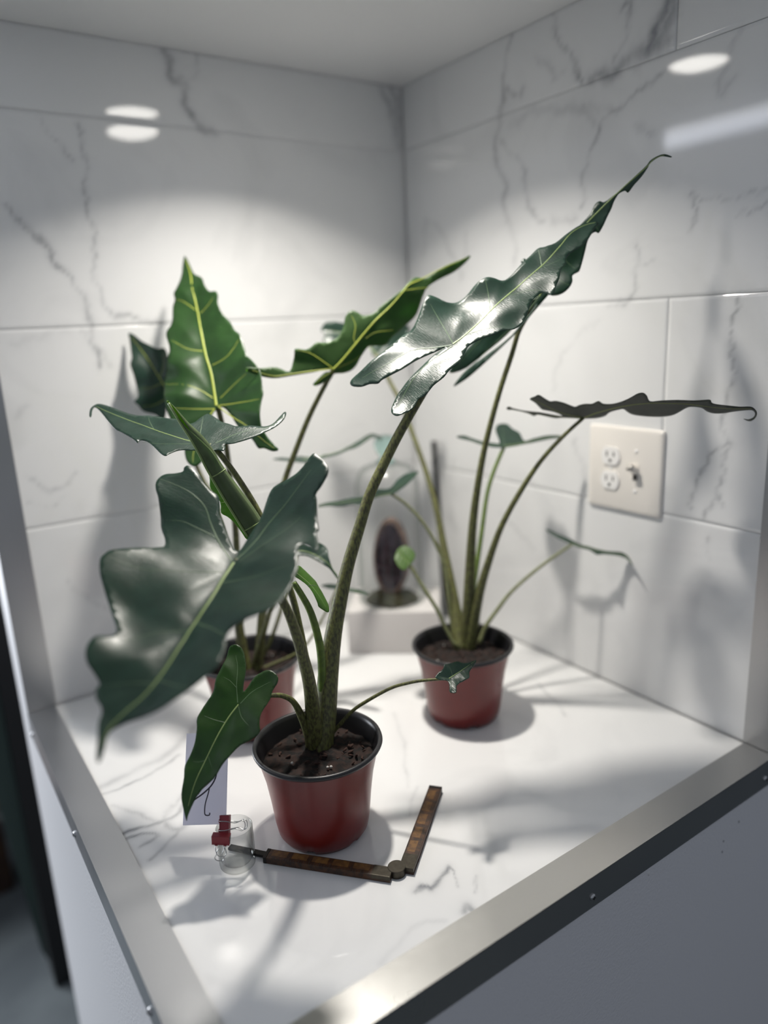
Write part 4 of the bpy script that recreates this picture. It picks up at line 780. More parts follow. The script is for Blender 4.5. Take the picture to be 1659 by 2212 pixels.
T = 0.10
Z = [0.0, 0.3025, 0.6050, 0.9065, H]
bm = bmesh.new()
box(bm, (-W, 0.0022, -0.02), (T, T, H + 0.05))
wall_left = struct('wall_left', bm, M['paint'])
bm = bmesh.new()
box(bm, (0.0022, -D, -0.02), (T, 0.0022, H + 0.05))
wall_right = struct('wall_right', bm, M['grout'])
bm = bmesh.new()
box(bm, (-W + 0.0005, -D + 0.0005, -0.06), (0.0022, 0.0022, -0.0022))
floor = struct('floor', bm, M['grout'])
bm = bmesh.new()
box(bm, (-W, -D, H), (0.0022, 0.0022, H + 0.05))
ceiling = struct('ceiling', bm, M['ceiling'])

for k, cuts in enumerate(([-0.77], [], [-0.772], [])):
    e = [-W + 0.0002] + cuts + [-0.0005]
    for a, b in zip(e, e[1:]):
        tile('L', a, b, Z[k], Z[k + 1], wall_left, 0.005, bow=(0.050, -0.044) if k == 2 else None)
for k, cuts in enumerate(([], [-0.5955], [], [-0.588])):
    e = [-D + 0.0002] + cuts + [-0.0005]
    for a, b in zip(e, e[1:]):
        tile('R', a, b, Z[k], Z[k + 1], wall_right, 0.005)
tile('F', -W + 0.0002, -0.0005, -D + 0.0002, -0.0005, floor, 0.0028)

# outer faces of the plinth under the niche
bm = bmesh.new()
box(bm, (-W, -D, -0.9), (T, -D + 0.05, -0.003))
box(bm, (0.0022, -D, -0.003), (T, -D + 0.05, H + 0.05))
wall_front = struct('wall_front', bm, M['paint'])
for x, z, r in ((-0.2657, -0.0484, 0.0022), (-0.0763, -0.0668, 0.0013), (-0.1098, -0.0803, 0.0012), (-0.1110, -0.0960, 0.0012)):
    bm = bmesh.new()
    bmesh.ops.create_icosphere(bm, subdivisions=2, radius=r)
    for v in bm.verts:
        v.co = Vector((x + v.co.x * 0.8, -D + v.co.y * 0.35, z + v.co.z * 1.5))
    finish('paint_chip', bm, M['dark'] if r < 0.002 else M['grout'], wall_front)
bm = bmesh.new()
box(bm, (-W, -D + 0.05, -0.9), (-W + 0.05, T, -0.021))
wall_side = struct('wall_side', bm, M['paint'])
bm = bmesh.new()
box(bm, (-4.0, -4.0, -0.95), (3.0, 4.0, -0.9))
room_floor = struct('floor', bm, M['concrete'])

# aluminium angle trims
TW, TK = 0.0411, 0.0014


def screw(c, n, parent):
    n = Vector(n)
    bm = bmesh.new()
    bmesh.ops.create_uvsphere(bm, u_segments=16, v_segments=8, radius=0.0042)
    for v in bm.verts:
        v.co.z = max(v.co.z, 0) * 0.62
    bmesh.ops.remove_doubles(bm, verts=bm.verts, dist=1e-6)
    q = n.to_track_quat('Z', 'Y')
    bmesh.ops.transform(bm, verts=bm.verts, matrix=Matrix.Translation(Vector(c)) @ q.to_matrix().to_4x4())
    s = finish('screw', bm, M['screw'], parent)
    bm = bmesh.new()
    ax, ay = q @ Vector((1, 0, 0)), q @ Vector((0, 1, 0))
    for a, b in ((ax, ay), (ay, ax)):
        boxf(bm, Vector(c), a, b, n, (-0.0022, -0.0004, 0.0018), (0.0022, 0.0004, 0.0030))
    finish('screw_slot', bm, M['dark'], s, smooth=False)


bm = bmesh.new()
prism(bm, [(-W - TK, -D - TK), (-W + TW, -D + TW), (-W + TW, -0.0004), (-W - TK, -0.0004)], Vector((0, 0, 0.0002)), Vector((1, 0, 0)), Vector((0, 1, 0)), Vector((0, 0, 1)), TK)
box(bm, (-W - TK, -D - TK, -0.0386), (-W - 0.0001, -0.0004, 0.0002))
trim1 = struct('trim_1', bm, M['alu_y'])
for y in (-0.329, -0.030, -0.640):
    screw((-W - TK, y, -0.0245), (-1, 0, 0), trim1)
bm = bmesh.new()
prism(bm, [(-W - TK, -D - TK), (-0.0004, -D - TK), (-0.0004, -D + TW), (-W + TW, -D + TW)], Vector((0, 0, 0.0002)), Vector((1, 0, 0)), Vector((0, 1, 0)), Vector((0, 0, 1)), TK)
box(bm, (-W - TK, -D - TK, -0.0386), (0.03, -D - 0.0001, 0.0002))
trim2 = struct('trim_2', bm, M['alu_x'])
for x in (-0.367, -0.0225, -0.70):
    screw((x, -D - TK, -0.0245), (0, -1, 0), trim2)
bm = bmesh.new()
box(bm, (-W - 0.0004, -TK - 0.0002, 0.0022), (-W + 0.0434, -0.0002, H))
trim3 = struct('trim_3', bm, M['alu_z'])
bm = bmesh.new()
box(bm, (-TK - 0.0002, -D - 0.0004, 0.0026), (-0.0002, -D + 0.0434, H))
trim4 = struct('trim_4', bm, M['alu_z'])

# downlight
lamp_c = (LAMP[0], LAMP[1], H)
light = thing('ceiling_light', 'round recessed downlight in the white ceiling above the plants', 'light', (LAMP[0], LAMP[1], H - 0.004))
bm = bmesh.new()
lathe(bm, [(0.048, -0.0035), (0.050, -0.006), (0.058, -0.0045), (0.062, -0.0005), (0.062, 0.0), (0.048, 0.0), (0.048, -0.0035)], lamp_c, 64)
finish('trim_ring', bm, M['trimring'], light)
bm = bmesh.new()
lathe(bm, [(0, -0.0120), (0.020, -0.0112), (0.036, -0.0085), (0.0478, -0.0030), (0.0478, -0.0006), (0, -0.0006)], lamp_c, 64)
finish('diffuser', bm, emit_mat('lamp_diffuser', (1.0, 0.96, 0.90), 14.0), light)
ld = bpy.data.lights.new('downlight', 'AREA')
ld.shape = 'DISK'
ld.size = 0.050
ld.energy = LAMP_W
ld.color = (1.0, 0.945, 0.87)
ld.spread = math.radians(123)
lo = bpy.data.objects.new('downlight_beam', ld)
COL.objects.link(lo)
lo.parent = light
lo.location = (0, 0, -0.0090)

# tube light of the room outside; an unseen panel added to brighten the plinth
tube_l = thing('tube_light', 'long white tube light in the room left of the niche', 'light', (-2.2, 0.1, 1.33))
ta, tb = Vector((-1.98, 0.874, 1.272)), Vector((-2.55, -0.58, 1.40))
td = (tb - ta).normalized()
ts = Vector((0, 0, 1)).cross(td).normalized()
bm = bmesh.new()
boxf(bm, ta, td, ts, td.cross(ts), (-0.02, -0.05, 0.034), ((tb - ta).length + 0.02, 0.05, 0.075), 0.004)
finish('housing', bm, M['trimring'], tube_l)
bm = bmesh.new()
tube(bm, [tuple(ta) + (0.03,), tuple(tb) + (0.03,)], 16)
finish('tube', bm, emit_mat('tube_glow', (0.84, 0.88, 1.0), 6.0), tube_l)
panel = thing('fill_light', 'upright fill panel added unseen left of the niche to brighten the plinth', 'light', (-1.9, 1.6, -0.8998))
pq = Matrix.Rotation(math.radians(-43), 3, 'Z')
pa, pb = pq @ Vector((1, 0, 0)), pq @ Vector((0, 1, 0))
pc = Vector((-1.9, 1.6, 0))
bm = bmesh.new()
boxf(bm, pc, pa, pb, Vector((0, 0, 1)), (-0.045, -0.5, -0.35), (-0.004, 0.5, 0.85), 0.004)
for y in (-0.35, 0.35):
    boxf(bm, pc, pa, pb, Vector((0, 0, 1)), (-0.04, y - 0.02, -0.8998), (-0.01, y + 0.02, -0.35))
    boxf(bm, pc, pa, pb, Vector((0, 0, 1)), (-0.22, y - 0.02, -0.8998), (0.18, y + 0.02, -0.88))
finish('stand', bm, M['trimring'], panel, smooth=False)
pd = bpy.data.lights.new('fill_glow', 'AREA')
pd.shape = 'RECTANGLE'
pd.size, pd.size_y = 1.1, 0.9
pd.energy = FILL_W
pd.color = (0.90, 0.94, 1.0)
po = bpy.data.objects.new('fill_glow', pd)
COL.objects.link(po)
po.parent = panel
po.matrix_parent_inverse = Matrix.Identity(4)
po.matrix_local = Matrix.Translation((0, 0, 1.15)) @ pq.to_4x4() @ Matrix.Rotation(math.radians(-90), 4, 'Y')

# ------------------------------------------------------------------ potted plants
def resample(poly, h):
    out = []
    for a, b in zip(poly, poly[1:] + poly[:1]):
        L = math.hypot(b[0] - a[0], b[1] - a[1])
        n = max(1, int(L / h + 0.5))
        for i in range(n):
            out.append((a[0] + (b[0] - a[0]) * i / n, a[1] + (b[1] - a[1]) * i / n))
    return out


def closed_smooth(pts, sub=3):
    n = len(pts)
    out = []
    for i in range(n):
        a, b, c, d = pts[i - 1], pts[i], pts[(i + 1) % n], pts[(i + 2) % n]
        for s in range(sub):
            t = s / sub
            out.append(tuple(0.5 * (2 * b[k] + (c[k] - a[k]) * t + (2 * a[k] - 5 * b[k] + 4 * c[k] - d[k]) * t * t
                                    + (3 * b[k] - a[k] - 3 * c[k] + d[k]) * t ** 3) for k in (0, 1)))
    return out


def blade(L, parent):
    O, X, Y, N = (Vector(L[k]) for k in ('o', 'x', 'y', 'n'))
    s = L['size']
    h = max(1.3, min(4.0, s / 55.0))
    poly = closed_smooth(L['outline'], 3)
    keep = [poly[0]]
    for q in poly[1:]:
        if math.hypot(q[0] - keep[-1][0], q[1] - keep[-1][1]) > h * 0.3:
            keep.append(q)
    poly = resample(keep, h)
    n = len(poly)
    us, vs = [p[0] for p in poly], [p[1] for p in poly]
    pts = [Vector(p) for p in poly]
    P = np.array(poly)
    y = min(vs)
    row = 0
    while y < max(vs):
        x = min(us) + (row % 2) * h * 0.5
        while x < max(us):
            if np.min((P[:, 0] - x) ** 2 + (P[:, 1] - y) ** 2) > (0.6 * h) ** 2:
                pts.append(Vector((x + random.uniform(-.1, .1) * h, y + random.uniform(-.1, .1) * h)))
            x += h
        y += h * 0.866
        row += 1
    edges = [(i, (i + 1) % n) for i in range(n)]
    vo, eo, fo, *_ = delaunay_2d_cdt(pts, edges, [list(range(n))], 1, 1e-4)
    me = bpy.data.meshes.new('leaf_blade')
    off = parent.matrix_world.translation
    hs = [blade_height(L, q.x, q.y) for q in vo]
    co = [O + (X * q.x + Y * q.y + N * w) / 1000.0 - off for q, w in zip(vo, hs)]
    fs = []
    for f in fo:
        a, b, c = (vo[i] for i in f[:3])
        cr = (b.x - a.x) * (c.y - a.y) - (b.y - a.y) * (c.x - a.x)
        fs.append(tuple(f) if cr > 0 else tuple(f)[::-1])
    me.from_pydata(co, [], fs)
    uvl = me.uv_layers.new(name='UVMap')
    for lp in me.loops:
        q = vo[lp.vertex_index]
        uvl.data[lp.index].uv = (q.x / 1000.0, q.y / 1000.0)
    for p in me.polygons:
        p.use_smooth = True
    top = M[L['mat']]
    me.materials.append(top)
    me.materials.append(M['leaf_back'] if L['mat'] in ('leaf', 'leaf_fresh') else (M['leaf_dull'] if L['mat'] == 'leaf_dull' else M['leaf_young']))
    o = bpy.data.objects.new('leaf_blade', me)
    COL.objects.link(o)
    o.parent = parent
    o['org'] = tuple(off)
    if L['label']:
        o['label'] = L['label']
    so = o.modifiers.new('thickness', 'SOLIDIFY')
    so.thickness = 0.0006
    so.offset = 0
    so.material_offset = 1
    so.use_quality_normals = False
    side = -1.0 if L['back'] else 1.0
    for k, (w, pl) in enumerate(L['veins']):
        q = catmull(pl, 6)
        tot = len(q)
        bm = bmesh.new()
        rows = []
        for i, (u, v) in enumerate(q):
            t = i / (tot - 1)
            hw = w * 0.5 * (1.0 - 0.75 * t)
            a, b = q[max(0, i - 1)], q[min(tot - 1, i + 1)]
            dx, dy = b[0] - a[0], b[1] - a[1]
            m = math.hypot(dx, dy) or 1
            nx, ny = -dy / m, dx / m
            row = []
            for j in range(7):
                f = -1 + j / 3.0
                uu, vv = u + nx * hw * f, v + ny * hw * f
                # flattened half round: proud of one face of the blade, a little under the other
                lift = side * (0.30 + 0.45 * hw * math.sqrt(max(0, 1 - f * f)))
                row.append(O + (X * uu + Y * vv + N * (blade_height(L, uu, vv) + lift)) / 1000.0)
            rows.append([bm.verts.new(c) for c in row])
        for a, b in zip(rows, rows[1:]):
            for j in range(6):
                bm.faces.new((a[j], a[j + 1], b[j + 1], b[j]))
        mm = M['vein_under'] if L['back'] else (M['vein'] if k == 0 else M['vein_side'])
        if L['label'] and 'upright' in L['label']:
            mm = M['vein_under']
        vo_ = finish('midrib' if k == 0 else 'side_vein', bm, mm, o)
    return o


PL = {
    1: dict(c=(-0.5556, -0.5413), label='potted plant nearest the front, big silvery green leaves above the folding ruler', turn=0.3),
    2: dict(c=(-0.5200, -0.2730), label='potted plant at the back left, its pot half hidden behind the front plant', turn=1.1),
    3: dict(c=(-0.2500, -0.4440), label='potted plant at the right below the wall plate, thin arching stems', turn=2.0),
}
POT_H = 0.1185


def make_pot(root, c, turn):
    # thin walled pot: red outside, black inside, rolled black rim, scalloped foot
    prof = [(0.0, 0.006), (0.040, 0.006), (0.046, 0.0), (0.0505, 0.0015), (0.0545, 0.008), (0.0570, 0.022), (0.0600, 0.050), (0.0640, 0.078), (0.0690, 0.100), (0.0728, POT_H - 0.004)]

    def wob(i, a, r, z):
        if i in (2, 3):
            n = math.cos(6 * (a + turn))
            return r, z + (0.0045 if n > 0.82 else 0.0)
        return r, z
    bm = bmesh.new()
    lathe(bm, prof, (c[0], c[1], 0), 72, wob=wob)
    finish('pot_wall', bm, M['pot'], root)
    bm = bmesh.new()
    h = POT_H
    lathe(bm, [(0.0722, h - 0.0062), (0.0752, h - 0.0058), (0.0766, h - 0.0030), (0.0758, h - 0.0004), (0.0735, h), (0.0715, h - 0.0008), (0.0700, h - 0.006), (0.0660, h - 0.018), (0.0615, h - 0.040), (0.0600, h - 0.050)], (c[0], c[1], 0), 72)
    finish('pot_rim', bm, M['pot_rim'], root)
    bm = bmesh.new()
    n, rr = 64, 0.0655
    rings = []
    for k in range(15):
        r = rr * k / 14
        ring = []
        for j in range(n if k else 1):
            a = 2 * math.pi * j / n
            x, y = r * math.cos(a), r * math.sin(a)
            z = 0.0965 + 0.0035 * noise.noise(Vector((x * 60 + turn * 9, y * 60, 3))) + 0.004 * noise.noise(Vector((x * 170, y * 170 + turn, 9))) - (0.002 if k == 14 else 0)
            ring.append(bm.verts.new((c[0] + x, c[1] + y, z)))
        rings.append(ring)
    for a, b in zip(rings, rings[1:]):
        for j in range(n):
            j2 = (j + 1) % n
            if len(a) == 1:
                bm.faces.new((a[0], b[j], b[j2]))
            else:
                bm.faces.new((a[j], b[j], b[j2], a[j2]))
    finish('soil', bm, M['soil'], root)
    bm = bmesh.new()
    rng = random.Random(turn)
    for _ in range(50):
        a, r = rng.uniform(0, 6.28), 0.060 * math.sqrt(rng.random())
        s = rng.uniform(0.0012, 0.0030)
        m = Matrix.Translation((c[0] + r * math.cos(a), c[1] + r * math.sin(a), 0.0985)) @ Matrix.Rotation(rng.uniform(0, 6), 4, Vector((rng.random(), rng.random(), rng.random() + .1)).normalized()) @ Matrix.Diagonal((s * 1.6, s * .7, s * .6, 1))
        bmesh.ops.create_icosphere(bm, subdivisions=1, radius=1, matrix=m)
    o = finish('bark_chips', bm, M['bark'], root)
    o['kind'] = 'stuff'
    for k in range(4):
        a, r = rng.uniform(0, 6.28), rng.uniform(.025, .055)
        bm = bmesh.new()
        bmesh.ops.create_icosphere(bm, subdivisions=2, radius=rng.uniform(.0011, .0019), matrix=Matrix.Translation((c[0] + r * math.cos(a), c[1] + r * math.sin(a), 0.1005)))
        finish('perlite', bm, M['perlite'], root)


ROOTS = {}
for k, d in PL.items():
    root = thing('potted_plant', d['label'], 'plant', (d['c'][0], d['c'][1], 0.0), 'potted plants with arrow shaped leaves')
    ROOTS[k] = root
    make_pot(root, d['c'], d['turn'])
for q in PETIOLES:
    bm = bmesh.new()
    pts = catmull(q['pts'], 5)
    p0 = Vector(pts[0][:3])
    d0 = (p0 - Vector(pts[3][:3])).normalized()
    pts = [tuple(p0 + d0 * 0.012) + (pts[0][3],)] + pts
    tube(bm, pts, 12)
    o = finish('petiole', bm, M[q['mat']], ROOTS[q['plant']])
    if q['label']:
        o['label'] = q['label']
for L in BLADES:
    blade(L, ROOTS[L['plant']])

# the unfurling leaf of the front plant: a scroll, open towards its tip
cen = catmull(ROLL, 6)
bm = bmesh.new()
rings = []
mid, NSEG = [], 40
for i, q in enumerate(cen):
    c = Vector(q[:3])
    t = (Vector(cen[min(len(cen) - 1, i + 1)][:3]) - Vector(cen[max(0, i - 1)][:3])).normalized()
    b = Vector((-0.50, -0.80, 0.30))
    e1 = (b - t * b.dot(t)).normalized()
    e2 = t.cross(e1)
    f = i / (len(cen) - 1)
    op = 1.35 * max(0.0, 1 - f / 0.38) - 0.9 * min(1.0, f / 0.45)
    ring = []
    for k in range(NSEG + 1):
        a = op + (2 * math.pi - 2 * op) * k / NSEG
        r = q[3] * (1.0 - 0.20 * k / NSEG)
        flat = 0.75
        ring.append(bm.verts.new(c + (e1 * math.cos(a) * flat + e2 * math.sin(a)) * r))
    rings.append(ring)
    mid.append((e1, e2, c, q[3]))
uvl = bm.loops.layers.uv.new('UVMap')
for i, (a, b) in enumerate(zip(rings, rings[1:])):
    for k in range(NSEG):
        f = bm.faces.new((a[k], b[k], b[k + 1], a[k + 1]))
        for lp, (ii, kk) in zip(f.loops, ((i, k), (i + 1, k), (i + 1, k + 1), (i, k + 1))):
            lp[uvl].uv = (ii * 0.004, kk * 0.002)
roll = finish('rolled_leaf', bm, [M['roll_in'], M['roll_out']], ROOTS[1], keep=True)
roll['label'] = 'pale green young leaf still rolled up'
so = roll.modifiers.new('thickness', 'SOLIDIFY')
so.thickness = 0.0006
so.material_offset = 1
SGN = 1 if mid[20][1].dot(RIGHT) < 0 else -1
bm = bmesh.new()
tube(bm, [tuple(c + (e1 * 0.45 + e2 * SGN * 0.90) * r) + (0.0014,) for e1, e2, c, r in mid[2:]], 8)
finish('midrib', bm, M['vein'], roll)
for at_i in (31, 46):
    bm = bmesh.new()
    e1, e2, c, r = mid[at_i]
    q = []
    for k in range(12):
        a = SGN * (1.45 - 2.7 * k / 11)
        f1, f2, cq, rq = mid[at_i]
        q.append(tuple(cq + (f1 * math.cos(a) * 0.77 + f2 * math.sin(a)) * rq * 1.0) + (0.0008,))
    tube(bm, catmull(q, 3), 6)
    finish('side_vein', bm, M['vein'], roll)

# ------------------------------------------------------------------ wall plate
pl_o = Vector((-0.0, -0.5355, 0.3596))
PY, PZ, PX = Vector((0, 1, 0)), Vector((0, 0, 1)), Vector((-1, 0, 0))
plate = thing('wall_plate', 'ivory two gang wall plate with an outlet and a toggle switch', 'outlet', tuple(pl_o + PX * 0.0002))
bm = bmesh.new()
hw, hh = 0.0665, 0.0640
lo_, up = [], []
prof = [(0.0, 0.0), (0.0, 0.0030), (0.0020, 0.0052), (0.0055, 0.0064)]
rows = []
for ins, ht in prof:
    row = []
    for sx, sy in ((-1, -1), (1, -1), (1, 1), (-1, 1)):
        for k in range(5):
            a = math.pi * 0.5 * k / 4
            cr = 0.004
            ca, sa = {(-1, -1): (-math.cos(a), -math.sin(a)), (1, -1): (math.sin(a), -math.cos(a)), (1, 1): (math.cos(a), math.sin(a)), (-1, 1): (-math.sin(a), math.cos(a))}[(sx, sy)]
            row.append(bm.verts.new(pl_o + PY * (sx * (hw - ins - cr) + ca * cr) + PZ * (sy * (hh - ins - cr) + sa * cr) + PX * (ht + 0.0002)))
    rows.append(row)
for a, b in zip(rows, rows[1:]):
    for k in range(len(a)):
        bm.faces.new((a[k], a[(k + 1) % len(a)], b[(k + 1) % len(a)], b[k]))
bm.faces.new(rows[-1])
bm.faces.new(rows[0][::-1])
finish('plate', bm, M['plate'], plate, angle=25)
gy = 0.0225
for zc in (0.0188, -0.0188):
    c = pl_o + PY * gy + PZ * zc + PX * 0.0064
    bm = bmesh.new()
    poly = []
    for k in range(40):
        a = 2 * math.pi * k / 40
        poly.append((0.0168 * math.cos(a), max(-0.0135, min(0.0135, 0.0168 * math.sin(a)))))
    prism(bm, poly, c, PY, PZ, PX, 0.0026)
    rec = finish('receptacle', bm, M['outlet'], plate, smooth=False)
    bm = bmesh.new()
    for y0, hgt in ((0.0064, 0.0040), (-0.0064, 0.0034)):
        boxf(bm, c, PY, PZ, PX, (y0 - 0.0011, 0.0030 - hgt, 0.0022), (y0 + 0.0011, 0.0030 + hgt, 0.0029))
    prism(bm, [(0.0026 * math.cos(a), -0.0072 + max(-0.0020, 0.0026 * math.sin(a))) for a in [2 * math.pi * k / 16 for k in range(16)]], c + PX * 0.0022, PY, PZ, PX, 0.0007)
    finish('slots', bm, M['slot'], rec, smooth=False)
c = pl_o - PY * gy + PX * 0.0064
bm = bmesh.new()
boxf(bm, c, PY, PZ, PX, (-0.0058, -0.0128, -0.0005), (0.0058, 0.0128, 0.0010), 0.0008)
sw = finish('switch_collar', bm, M['plate'], plate, smooth=False)
bm = bmesh.new()
tilt = (PX * math.cos(0.5) + PZ * math.sin(0.5)).normalized()
tz = PY.cross(tilt)
boxf(bm, c + PZ * 0.001, PY, tz, tilt, (-0.0044, -0.0042, -0.001), (0.0044, 0.0042, 0.0145), 0.0012)
finish('switch_toggle', bm, M['plate'], plate)
bm = bmesh.new()
boxf(bm, c, PY, PZ, PX, (-0.0040, -0.0125, 0.0008), (0.0040, 0.0015, 0.0014))
finish('switch_slot', bm, M['slot'], plate, smooth=False)
for yy, zz in ((gy, 0.0), (-gy, 0.0302), (-gy, -0.0302)):
    bm = bmesh.new()
    bmesh.ops.create_uvsphere(bm, u_segments=14, v_segments=8, radius=0.0032)
    for v in bm.verts:
        v.co.z *= 0.4
    bmesh.ops.transform(bm, verts=bm.verts, matrix=Matrix.Translation(pl_o + PY * yy + PZ * zz + PX * 0.0066) @ PX.to_track_quat('Z', 'Y').to_matrix().to_4x4())
    finish('screw', bm, M['outlet'], plate)

# ------------------------------------------------------------------ block, dome, stone, moss, rod
ba, bb = Vector((0.767, -0.642, 0)), Vector((0.642, 0.767, 0))
b0 = Vector((-0.277, -0.150, 0))
BW, BD, BH = 0.168, 0.128, 0.083
bm = bmesh.new()
boxf(bm, b0, ba, bb, Vector((0, 0, 1)), (0, 0, 0.0003), (BW, BD, BH), 0.003)
tag(finish('display_block', bm, M['block'], angle=40), 'white rectangular block under the glass dome in the niche corner', 'block')
dc = b0 + ba * 0.078 + bb * 0.066
zb = BH + 0.0004
dome = thing('glass_dome', 'clear glass dome with a green glass knob over the dark stone', 'cloche', (dc.x, dc.y, zb))
R0, T0 = 0.0605, 0.0018
bm = bmesh.new()
hd = 0.262
out = [(R0 + 0.001, 0.0), (R0 + 0.0015, 0.003), (R0, 0.006), (R0 - 0.001, 0.10), (R0 - 0.002, hd - 0.040), (R0 - 0.006, hd - 0.022), (R0 - 0.016, hd - 0.008), (R0 - 0.030, hd - 0.002), (0.012, hd), (0, hd)]
inn = [(max(0, r - T0), z - (T0 if z > hd - 0.03 else 0)) for r, z in out]
inn[0] = (R0 - T0, 0.0)
inn[1] = (R0 - T0, 0.003)
inn[2] = (R0 - T0, 0.006)
lathe(bm, out + inn[::-1] + [out[0]], (dc.x, dc.y, zb), 64)
bmesh.ops.remove_doubles(bm, verts=bm.verts, dist=1e-7)
finish('dome_shell', bm, M['glass'], dome)
bm = bmesh.new()
lathe(bm, [(0, hd - 0.0005), (0.016, hd), (0.019, hd + 0.003), (0.011, hd + 0.008), (0.010, hd + 0.012), (0.016, hd + 0.020), (0.0205, hd + 0.031), (0.0195, hd + 0.041), (0.012, hd + 0.049), (0, hd + 0.051)], (dc.x, dc.y, zb), 40)
finish('knob', bm, M['glass_green'], dome)

bm = bmesh.new()
n = 48
moss_r = 0.052
rings = []
for k in range(9):
    f = k / 8
    ring = []
    for j in range(n if k else 1):
        a = 2 * math.pi * j / n
        r = moss_r * f * (1 + 0.10 * noise.noise(Vector((math.cos(a) * 2, math.sin(a) * 2, 4))) * f)
        z = 0.020 * math.cos(f * 1.5) * (1 + 0.5 * noise.noise(Vector((r * 70 * math.cos(a), r * 70 * math.sin(a), 1)))) + 0.0004
        ring.append(bm.verts.new((dc.x + r * math.cos(a), dc.y + r * math.sin(a), zb + max(0.0003, z if k < 8 else 0.0003))))
    rings.append(ring)
for a, b in zip(rings, rings[1:]):
    for j in range(n):
        j2 = (j + 1) % n
        if len(a) == 1:
            bm.faces.new((a[0], b[j], b[j2]))
        else:
            bm.faces.new((a[j], b[j], b[j2], a[j2]))
bm.faces.new(rings[-1])
tag(finish('moss_mound', bm, M['moss']), 'dark green moss mound under the glass dome on the white block', 'moss')

sc_ = dc + Vector((0.003, -0.002, 0))
stone = thing('geode', 'dark oval polished stone with a brown rind standing on moss under the dome', 'stone', (sc_.x, sc_.y, zb + 0.012))
fn = Vector((-0.78, -0.60, 0.12)).normalized()
sx_ = Vector((0, 0, 1)).cross(fn).normalized()
sz_ = fn.cross(sx_)
cc = Vector((sc_.x, sc_.y, zb + 0.012 + 0.0735))


def oval(a):
    k = 1.0 - 0.10 * math.sin(a)
    return 0.034 * math.cos(a) * k, 0.073 * math.sin(a)


bm = bmesh.new()
rings = []
for s, d in ((0.86, 0.0120), (0.97, 0.0125), (1.0, 0.0095), (0.99, 0.0), (0.93, -0.012), (0.75, -0.020), (0.4, -0.024)):
    rings.append([bm.verts.new(cc + sx_ * oval(2 * math.pi * j / 48)[0] * s + sz_ * oval(2 * math.pi * j / 48)[1] * s + fn * d + Vector((0, 0, 0.0))) for j in range(48)])
for a, b in zip(rings, rings[1:]):
    for j in range(48):
        bm.faces.new((a[j], a[(j + 1) % 48], b[(j + 1) % 48], b[j]))
bm.faces.new(rings[-1])
finish('rind', bm, M['rind'], stone)
bm = bmesh.new()
rings = []
for s, d in ((0.865, 0.0121), (0.82, 0.0108), (0.6, 0.0098), (0.3, 0.0095)):
    rings.append([bm.verts.new(cc + sx_ * (oval(2 * math.pi * j / 48)[0] * s - 0.0015) + sz_ * oval(2 * math.pi * j / 48)[1] * s + fn * d) for j in range(48)])
for a, b in zip(rings, rings[1:]):
    for j in range(48):
        bm.faces.new((a[j], a[(j + 1) % 48], b[(j + 1) % 48], b[j]))
bm.faces.new(rings[-1])
finish('polished_face', bm, M['stone'], stone)

bm = bmesh.new()
tube(bm, [(-0.0300, -0.1290, 0.0006, 0.0052), (-0.0220, -0.1100, 0.14, 0.0052), (-0.0100, -0.0800, 0.357, 0.0052)], 16)
tag(finish('black_rod', bm, M['rod'], angle=40), 'thin black rod leaning in the corner beside the glass dome', 'rod')

# ------------------------------------------------------------------ folding ruler
UP = Vector((0, 0, 1))
RT = 0.0078
ruler = thing('folding_ruler', 'old folding wooden ruler bent open around the front pot', 'ruler', (-0.531, -0.660, 0.0003))
hinge = Vector((-0.5325, -0.6610, 0.0003))


def ruler_leg(a0, a1, side, wid):
    d = (a1 - a0).normalized()
    nrm = UP.cross(d) * side
    Ln = (a1 - a0).length
    bm = bmesh.new()
    boxf(bm, a0, d, nrm, UP, (0.004, -wid / 2, 0), (Ln - 0.022, wid / 2, RT), 0.0005)
    leg = finish('wooden_leg', bm, M['ruler'], ruler, smooth=False)
    bm = bmesh.new()
    boxf(bm, a0, d, nrm, UP, (0, -wid / 2 - 0.0001, 0), (0.0042, wid / 2 + 0.0001, RT + 0.0002), 0.0004)
    finish('end_cap', bm, M['brass_dark'], leg, smooth=False)
    bm = bmesh.new()
    boxf(bm, a0, d, nrm, UP, (Ln - 0.0235, -wid / 2 - 0.0001, RT * 0.35), (Ln - 0.002, wid / 2 + 0.0001, RT + 0.0003), 0.0004)
    finish('hinge_plate', bm, M['brass'], leg, smooth=False)
    bm = bmesh.new()
    boxf(bm, a0, d, nrm, UP, (Ln - 0.0235, -wid / 2, 0), (Ln - 0.002, wid / 2, RT * 0.35), 0.0003)
    finish('leg_end', bm, M['ruler'], leg, smooth=False)
    # worn lighter fields between the inch marks, flat print
    bm = bmesh.new()
    for k in range(5):
        s0 = 0.0065 + k * 0.0243
        boxf(bm, a0, d, nrm, UP, (s0 + 0.0020, -wid * 0.18, RT - 0.0001), (s0 + 0.0205, wid * 0.40, RT + 0.00006))
    finish('worn_face', bm, M['ruler_light'], leg, smooth=False)
    bm = bmesh.new()
    for k in range(41):
        s0 = 0.0065 + k * 0.0243 / 8
        ln = 0.42 if k % 8 == 0 else (0.30 if k % 4 == 0 else (0.22 if k % 2 == 0 else 0.15))
        boxf(bm, a0, d, nrm, UP, (s0 - 0.00022, -wid * 0.5, RT - 0.0001), (s0 + 0.00022, -wid * 0.5 + wid * ln, RT + 0.00010))
    g = finish('graduations', bm, M['slot'], leg, smooth=False)
    g['kind'] = 'stuff'


